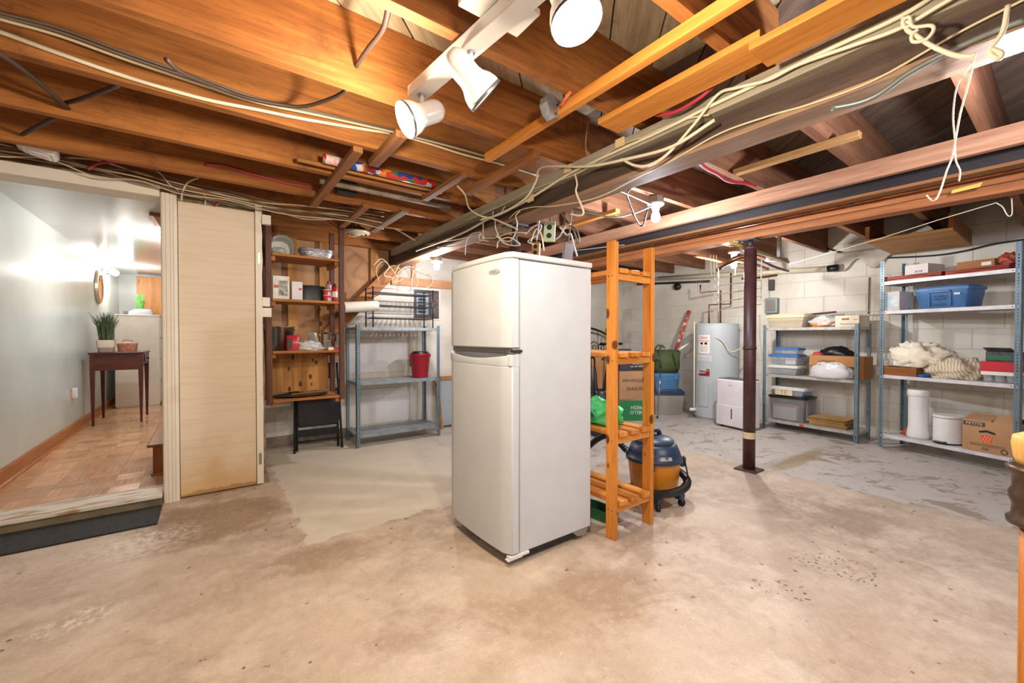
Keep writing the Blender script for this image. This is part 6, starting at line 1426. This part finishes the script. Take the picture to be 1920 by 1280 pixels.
MB().tube([W(1347, 503, y=1.8) - dk.location, W(1347, 585, y=1.8) - dk.location], 0.0045, 8).build('hanging_rod', white, dk, smooth=True)
for px in (1332, 1338, 1343): MB().tube([W(px, 478, y=2.2) - dk.location, W(px + 2, 515, y=2.2) - dk.location], 0.004, 6).build('cord_end', cord, dk)
fo = MB().tube([W(1438, 486, y=1.9) - dk.location, W(1474, 487, y=1.9) - dk.location], 0.022, 12).build('foam_grip', M('pink_foam', '#d5c0d8', 0.9, bump=0.8, bs=150), dk, smooth=True)
# ================================================================== pipes and boxes on the walls
pc = M('pvc_cream', '#cfc6ae', 0.45)
pv_ = thing('drain_pipe', 'cream plastic drain pipe running along the top of the right wall', 'pipe', (XR - 0.12, 0, 0))
A, B_ = W(1235, 522, x=XR - 0.12), W(1560, 503, x=XR - 0.12)
MB().cyl((0, A.y, A.z), (0, B_.y, B_.z), 0.032, n=18).build('pipe', pc, pv_, smooth=True)
MB().cyl((0, B_.y - 0.06, B_.z), (0, B_.y + 0.04, B_.z), 0.04, n=18).build('coupling', black, pv_, smooth=True)
for yy in (A.y - 0.8, B_.y + 0.9): MB().box(-0.01, 0.115, yy, yy + 0.02, A.z - 0.04, A.z - 0.032).build('strap', galv, pv_)
bpv = thing('gas_pipe', 'black iron pipe along the right wall below the cream drain pipe', 'pipe', (XR - 0.05, 0, 0))
A, B_ = W(1195, 533, x=XR - 0.05), W(1330, 527, x=XR - 0.05)
MB().cyl((0, A.y, A.z), (0, B_.y, B_.z), 0.016, n=12).build('pipe', black, bpv, smooth=True)
q = W(1270, 535, x=XR - 0.05)
MB().lathe([(0.05, -0.03), (0.055, 0.0), (0.05, 0.03)], (0, q.y, q.z - 0.02), 16, (1, 0, 0)).build('valve', black, bpv, smooth=True)
bx2 = thing('switch_box', 'grey metal switch box on the block wall behind the maroon post', 'electrical box', (XR - 0.011, 2.36, 1.53))
MB().box(-0.07, 0, -0.075, 0.075, -0.10, 0.10).build('case', M('switch_grey', '#8a8d8c', 0.45, 0.4), bx2, bev=0.008)
MB().box(-0.076, -0.07, -0.05, 0.05, -0.07, 0.07).build('door', M('switch_face', '#767a7a', 0.45, 0.4), bx2, bev=0.003)
MB().box(-0.082, -0.076, -0.012, 0.012, 0.0, 0.03).build('toggle', M('toggle_orange', '#b56a3a', 0.5), bx2)
bx3 = thing('fuse_box', 'small dark box on the block wall above the switch box', 'electrical box', (XR - 0.011, 2.37, 1.80))
MB().box(-0.05, 0, -0.03, 0.03, -0.07, 0.07).build('case', M('fuse_dark', '#3a3432', 0.5), bx3, bev=0.005)
for i, pp_ in enumerate(([(1440, 500), (1442, 560), (1440, 575)], [(1424, 590), (1425, 640), (1432, 690), (1430, 740)], [(1630, 520), (1629, 555), (1628, 588)])):
    cable(('thin conduit dropping to the grey switch box', 'white cord hanging below the grey switch box', 'dark conduit on the wall between the two racks')[i], (lgr, wht, gry)[i], 0.006, pp_, x=XR - 0.02)
# plastic sheet draped over the wall top
sh_ = MB(); n, m_ = 22, 8; vs = []; fs = []
a_, b_ = W(1565, 480, x=XR - 0.05), W(1672, 470, x=XR - 0.05)
for i in range(n + 1):
    y = a_.y + (b_.y - a_.y) * i / n
    for j in range(m_ + 1):
        z = 2.10 - 0.22 * j / m_ * (0.7 + 0.3 * math.sin(i * 0.5))
        vs.append((XR - 0.045 + 0.03 * mnoise.noise(Vector((y * 6, z * 4, 2))), y, z))
for i in range(n):
    for j in range(m_):
        q = i * (m_ + 1) + j; fs.append((q, q + 1, q + m_ + 2, q + m_ + 1))
o = sh_.add(vs, fs).build('plastic_sheet', M('dusty_sheet', '#c4bdb2', 0.5, c2='#aaa296', ns=6), smooth=True)
md = o.modifiers.new('thick', 'SOLIDIFY'); md.thickness = 0.002
tag(o, 'dusty plastic sheet draped over the top of the right wall', 'sheet')
# ================================================================== the hall
tb_ = thing('sewing_table', 'dark red mahogany sewing table against the hall wall', 'table', (-1.12, 6.81, ZH))
TW, TD, TH = 0.47, 0.64, 0.865
MB().box(-0.012, TW + 0.012, -0.012, TD + 0.012, TH - 0.022, TH).build('tabletop', w_mahog, tb_, bev=0.004)
MB().box(0.045, TW - 0.045, 0.006, 0.022, TH - 0.215, TH - 0.0225).build('front_apron', w_mahog, tb_)
MB().box(0.045, TW - 0.045, 0.003, 0.006, TH - 0.058, TH - 0.045).build('apron_slot', ink, tb_)
MB().box(TW - 0.022, TW - 0.006, 0.045, TD - 0.045, TH - 0.16, TH - 0.0225).build('side_apron', w_mahog, tb_)
MB().box(0.006, 0.022, 0.045, TD - 0.045, TH - 0.2, TH - 0.0225).build('side_apron', w_mahog, tb_)
MB().box(0.045, TW - 0.045, TD - 0.022, TD - 0.006, TH - 0.2, TH - 0.0225).build('rear_apron', w_mahog, tb_)
dw_ = MB().box(TW - 0.006, TW + 0.004, 0.16, TD - 0.10, TH - 0.14, TH - 0.04).build('drawer', w_mahog, tb_, bev=0.003)
MB().lathe([(0.006, 0), (0.012, 0.012), (0.014, 0.02), (0.001, 0.024)], (TW + 0.004, 0.36, TH - 0.09), 12, (1, 0, 0)).build('knob', black, dw_, smooth=True)
for x in (0.0, TW - 0.045):
    for y in (0.0, TD - 0.045):
        MB().loft([[(x + 0.012, y + 0.012, 0), (x + 0.033, y + 0.012, 0), (x + 0.033, y + 0.033, 0), (x + 0.012, y + 0.033, 0)], [(x, y, TH - 0.23), (x + 0.045, y, TH - 0.23), (x + 0.045, y + 0.045, TH - 0.23), (x, y + 0.045, TH - 0.23)], [(x, y, TH - 0.0225), (x + 0.045, y, TH - 0.0225), (x + 0.045, y + 0.045, TH - 0.0225), (x, y + 0.045, TH - 0.0225)]]).build('leg', w_mahog, tb_)
def grass(name, label, loc, potp, h, r, n, mat, pot_m, pot2=None, seed=1):
    t = thing(name, label, 'plant', loc)
    rg = random.Random(seed)
    MB().loft([ring(0, 0, z_, r_, r_, 24, 5) for r_, z_ in potp]).build('pot', pot_m, t, auto=True)
    if pot2: MB().loft([ring(0, 0, z_, r_ + 0.0015, r_ + 0.0015, 24, 5) for r_, z_ in potp[:2]]).build('pot_foot', pot2, t, auto=True)
    z0 = potp[-1][1] - 0.02
    g = MB()
    for i in range(n):
        a = rg.uniform(0, 6.28); rr = rg.uniform(0, potp[-1][0] * 0.7); sp = rg.uniform(0, r) * (0.3 + rr / potp[-1][0]); hh = h * rg.uniform(0.6, 1.0)
        b0_ = Vector((rr * math.cos(a), rr * math.sin(a), z0)); tp = b0_ + Vector((sp * math.cos(a), sp * math.sin(a), hh)); md_ = b0_.lerp(tp, 0.55) + Vector((-0.25 * sp * math.cos(a), -0.25 * sp * math.sin(a), 0.03))
        g.tube([b0_, md_, tp], [0.0032, 0.0028, 0.0008], 4)
    o = g.build('grass_blades', mat, t); o['kind'] = 'stuff'
    return t
grass('potted_grass', 'dark artificial grass in a two-tone pot on the sewing table', (-1.0, 6.98, ZH + TH), [(0.066, 0.001), (0.072, 0.055), (0.078, 0.0555), (0.085, 0.145)], 0.36, 0.12, 260, M('grass_dark', '#3c4a32', 0.6, c2='#596a48', ns=30), M('pot_cream', '#d8c6b6', 0.6), M('pot_taupe', '#a48a7a', 0.6))
wk = M('wicker', '#a85a3a', 0.6, c2='#c9927a', ns=55, bump=0.8, bs=110, stretch=(1, 1, 1.6))
bs_ = thing('wicker_basket', 'small red wicker sewing basket beside the potted grass', 'basket', (-0.83, 7.16, ZH + TH))
MB().loft([ring(0, 0, 0.001, 0.085, 0.075, 28, 4), ring(0, 0, 0.09, 0.095, 0.085, 28, 4)]).build('body', wk, bs_, auto=True)
for k in range(6): MB().loft([ring(0, 0, 0.008 + k * 0.014, 0.0885 + k * 0.0015, 0.0785 + k * 0.0015, 28, 4), ring(0, 0, 0.015 + k * 0.014, 0.0895 + k * 0.0015, 0.0795 + k * 0.0015, 28, 4)]).build('weave_band', wk, bs_, auto=True)
MB().loft([ring(0, 0, 0.0905, 0.098, 0.088, 28, 4), ring(0, 0, 0.105, 0.096, 0.086, 28, 4), ring(0, 0, 0.115, 0.06, 0.05, 28, 3)]).build('lid', wk, bs_, auto=True)
MB().tube([(-0.05, 0, 0.112), (-0.03, 0, 0.14), (0.03, 0, 0.14), (0.05, 0, 0.112)], 0.006, 8, 5).build('handle', wk, bs_, smooth=True)
MB().lathe([(0.009, 0), (0.009, 0.006)], (0.05, -0.086, 0.08), 10, (0, -1, 0)).build('clasp', chrome, bs_)
cbw = thing('white_dresser', 'tall plain white dresser side at the end of the hall wall', 'dresser', (-1.10, 8.30, ZH))
MB().box(0, 0.50, 0.0, 0.95, 0.02, 1.36).build('carcass', M('dresser_white', '#e4d8c8', 0.45), cbw, bev=0.003)
MB().box(-0.004, 0.505, -0.004, 0.955, 1.3605, 1.38).build('top', M('dresser_white', '#e4d8c8'), cbw, bev=0.003)
MB().box(0.01, 0.49, 0.01, 0.93, 0.0, 0.0195).build('plinth', M('dresser_white', '#e4d8c8'), cbw)
for k in range(4):
    d_ = MB().box(0.5005, 0.515, 0.02, 0.93, 0.06 + k * 0.325, 0.37 + k * 0.325).build('drawer', M('dresser_white', '#e4d8c8'), cbw, bev=0.003)
    MB().box(0.5155, 0.53, 0.38, 0.57, 0.21 + k * 0.325, 0.225 + k * 0.325).build('pull', chrome, d_)
grass('potted_grass', 'bright green artificial grass tuft on the white dresser', (-0.86, 8.72, ZH + 1.38), [(0.05, 0.001), (0.052, 0.03), (0.055, 0.031), (0.058, 0.075)], 0.30, 0.06, 160, M('grass_bright', '#5d9a4a', 0.6, c2='#7fb868', ns=30), M('pot_grey', '#8f9096', 0.5), seed=4)
sw = thing('sewing_machine', 'grey sewing machine under a cover on the white dresser', 'sewing machine', (-0.82, 8.46, ZH + 1.38))
MB().loft([ring(0, 0, 0.001, 0.15, 0.08, 28, 5), ring(0, 0, 0.045, 0.145, 0.075, 28, 5), ring(0.02, 0, 0.085, 0.10, 0.05, 28, 4), ring(0.02, 0, 0.09, 0.06, 0.03, 28, 4)]).build('cover', M('machine_grey', '#9a9aa0', 0.35), sw, auto=True)
MB().box(-0.20, -0.12, -0.05, 0.05, 0.001, 0.06).build('base', M('machine_dark', '#5a5a60', 0.4), sw, bev=0.01)
# wall cupboard at the end of the hall
wcb = thing('wall_cupboard', 'orange pine wall cupboard at the far end of the hall', 'cupboard', (-0.96, 9.32, 1.42))
MB().box(0, 1.0, 0.02, 0.18, 0, 0.72).build('carcass', wood('cupboard_pine', '#d08f52', '#b87638', 'z', 0.4), wcb)
for x in (0.004, 0.504): 
    d_ = MB().box(x, x + 0.492, 0.0, 0.0195, 0.004, 0.716).build('door', wood('cupboard_pine', '#d08f52', '#b87638', 'z'), wcb, bev=0.004)
    MB().box(x + 0.02, x + 0.03, -0.004, 0.0, 0.60, 0.66).build('hinge', M('hinge_dark', '#3c3a38'), d_)
# overhead box on the right wall of the hall, pine step bench
so = thing('pine_valance', 'small pine box end jutting from the hall ceiling by the doorway', 'box', (-0.33, 4.62, 1.86))
MB().prism([(-0.05, 0.31), (0.38, 0.31), (0.38, 0.0), (0.12, 0.0)], 'y', 0, 0.02).build('end_board', M('valance_face', '#d8b498', 0.5), so)
MB().box(-0.06, 0.38, -0.012, 0.40, 0.285, 0.312).build('top_board', w_pine_x, so)
bn = thing('step_bench', 'varnished pine step bench just inside the doorway', 'bench', (-0.345, 4.10, ZH))
MB().box(-0.03, 0.38, -0.03, 0.95, 0.225, 0.25).build('seat_board', wood('bench_pine', '#a8662f', '#8a4e20', 'y', 0.3), bn, bev=0.01)
for y in (0.03, 0.86): MB().box(0.0, 0.35, y, y + 0.025, 0.0, 0.2245).build('leg_board', wood('bench_leg', '#a8622c', '#864a1e', 'z', 0.3), bn, bev=0.004)
MB().box(0.0, 0.03, 0.056, 0.859, 0.12, 0.2245).build('stretcher', w_base, bn)
MB().box(-0.012, 0.36, 0.02, 0.065, 0.0, 0.018).build('foot', w_pine_x, bn, bev=0.005)
# mirror and lamp on the hall wall
mi = thing('oval_mirror', 'oval gold-edged mirror on the hall wall beneath the lamp', 'mirror', (-1.2, 7.85, 1.80))
MB().loft([[(0.003, 0.20 * math.cos(a), 0.23 * math.sin(a)) for a in [2 * math.pi * k / 40 for k in range(40)]], [(0.03, 0.19 * math.cos(a), 0.22 * math.sin(a)) for a in [2 * math.pi * k / 40 for k in range(40)]]]).build('frame', M('mirror_frame', '#cfc2a8', 0.35, 0.5), mi)
MB().loft([[(0.031, 0.17 * math.cos(a), 0.20 * math.sin(a)) for a in [2 * math.pi * k / 40 for k in range(40)]], [(0.033, 0.17 * math.cos(a), 0.20 * math.sin(a)) for a in [2 * math.pi * k / 40 for k in range(40)]]]).build('glass', M('mirror_glass', '#e6ebf2', 0.03, 1.0), mi)
hl = thing('wall_lamp', 'lit two-bulb wall lamp above the oval mirror', 'lamp', (-1.2, 8.25, 2.06))
MB().box(0, 0.03, -0.15, 0.15, -0.03, 0.03).build('back_plate', chrome, hl, bev=0.006)
for y in (-0.09, 0.09):
    MB().cyl((0.03, y, 0), (0.075, y, 0), 0.014, n=12).build('arm', chrome, hl, smooth=True)
    MB().lathe([(0.001, -0.045), (0.03, -0.035), (0.045, 0.0), (0.03, 0.035), (0.001, 0.045)], (0.11, y, 0), 16).build('bulb', emit('hall_glow', '#fff4e4', 12), hl, smooth=True)
lamp_light('hall_light', 'hall', (0.24, 0, -0.05), hl, 0.06)
hc = thing('hall_fill_lamp', 'round unseen ceiling lamp added to light the hall past the door post', 'lamp', (-0.25, 5.6, 2.175))  # unseen lamp added to brighten the near part of the hall
MB().lathe([(0.09, 0), (0.09, -0.02), (0.085, -0.022)], n=24).build('base', chrome, hc, smooth=True)
MB().lathe([(0.10, -0.022), (0.12, -0.05), (0.09, -0.09), (0.001, -0.10)], n=24).build('glass_shade', emit('hall_fill_glow', '#fff4ea', 4), hc, smooth=True)
lamp_light('hall_fill_light', 'hall_fill', (0, 0, -0.16), hc, 0.08)
wo = thing('wall_outlet', 'cream wall outlet with a plugged-in night light in the hall', 'outlet', (-1.2, 6.42, 0.47))
MB().box(0, 0.006, -0.035, 0.035, -0.06, 0.06).build('plate', M('plate_cream', '#d8b48a', 0.5), wo, bev=0.002)
MB().box(0.006, 0.05, -0.02, 0.03, -0.01, 0.10).build('night_light', M('night_light', '#e2dce4', 0.3), wo, bev=0.01)
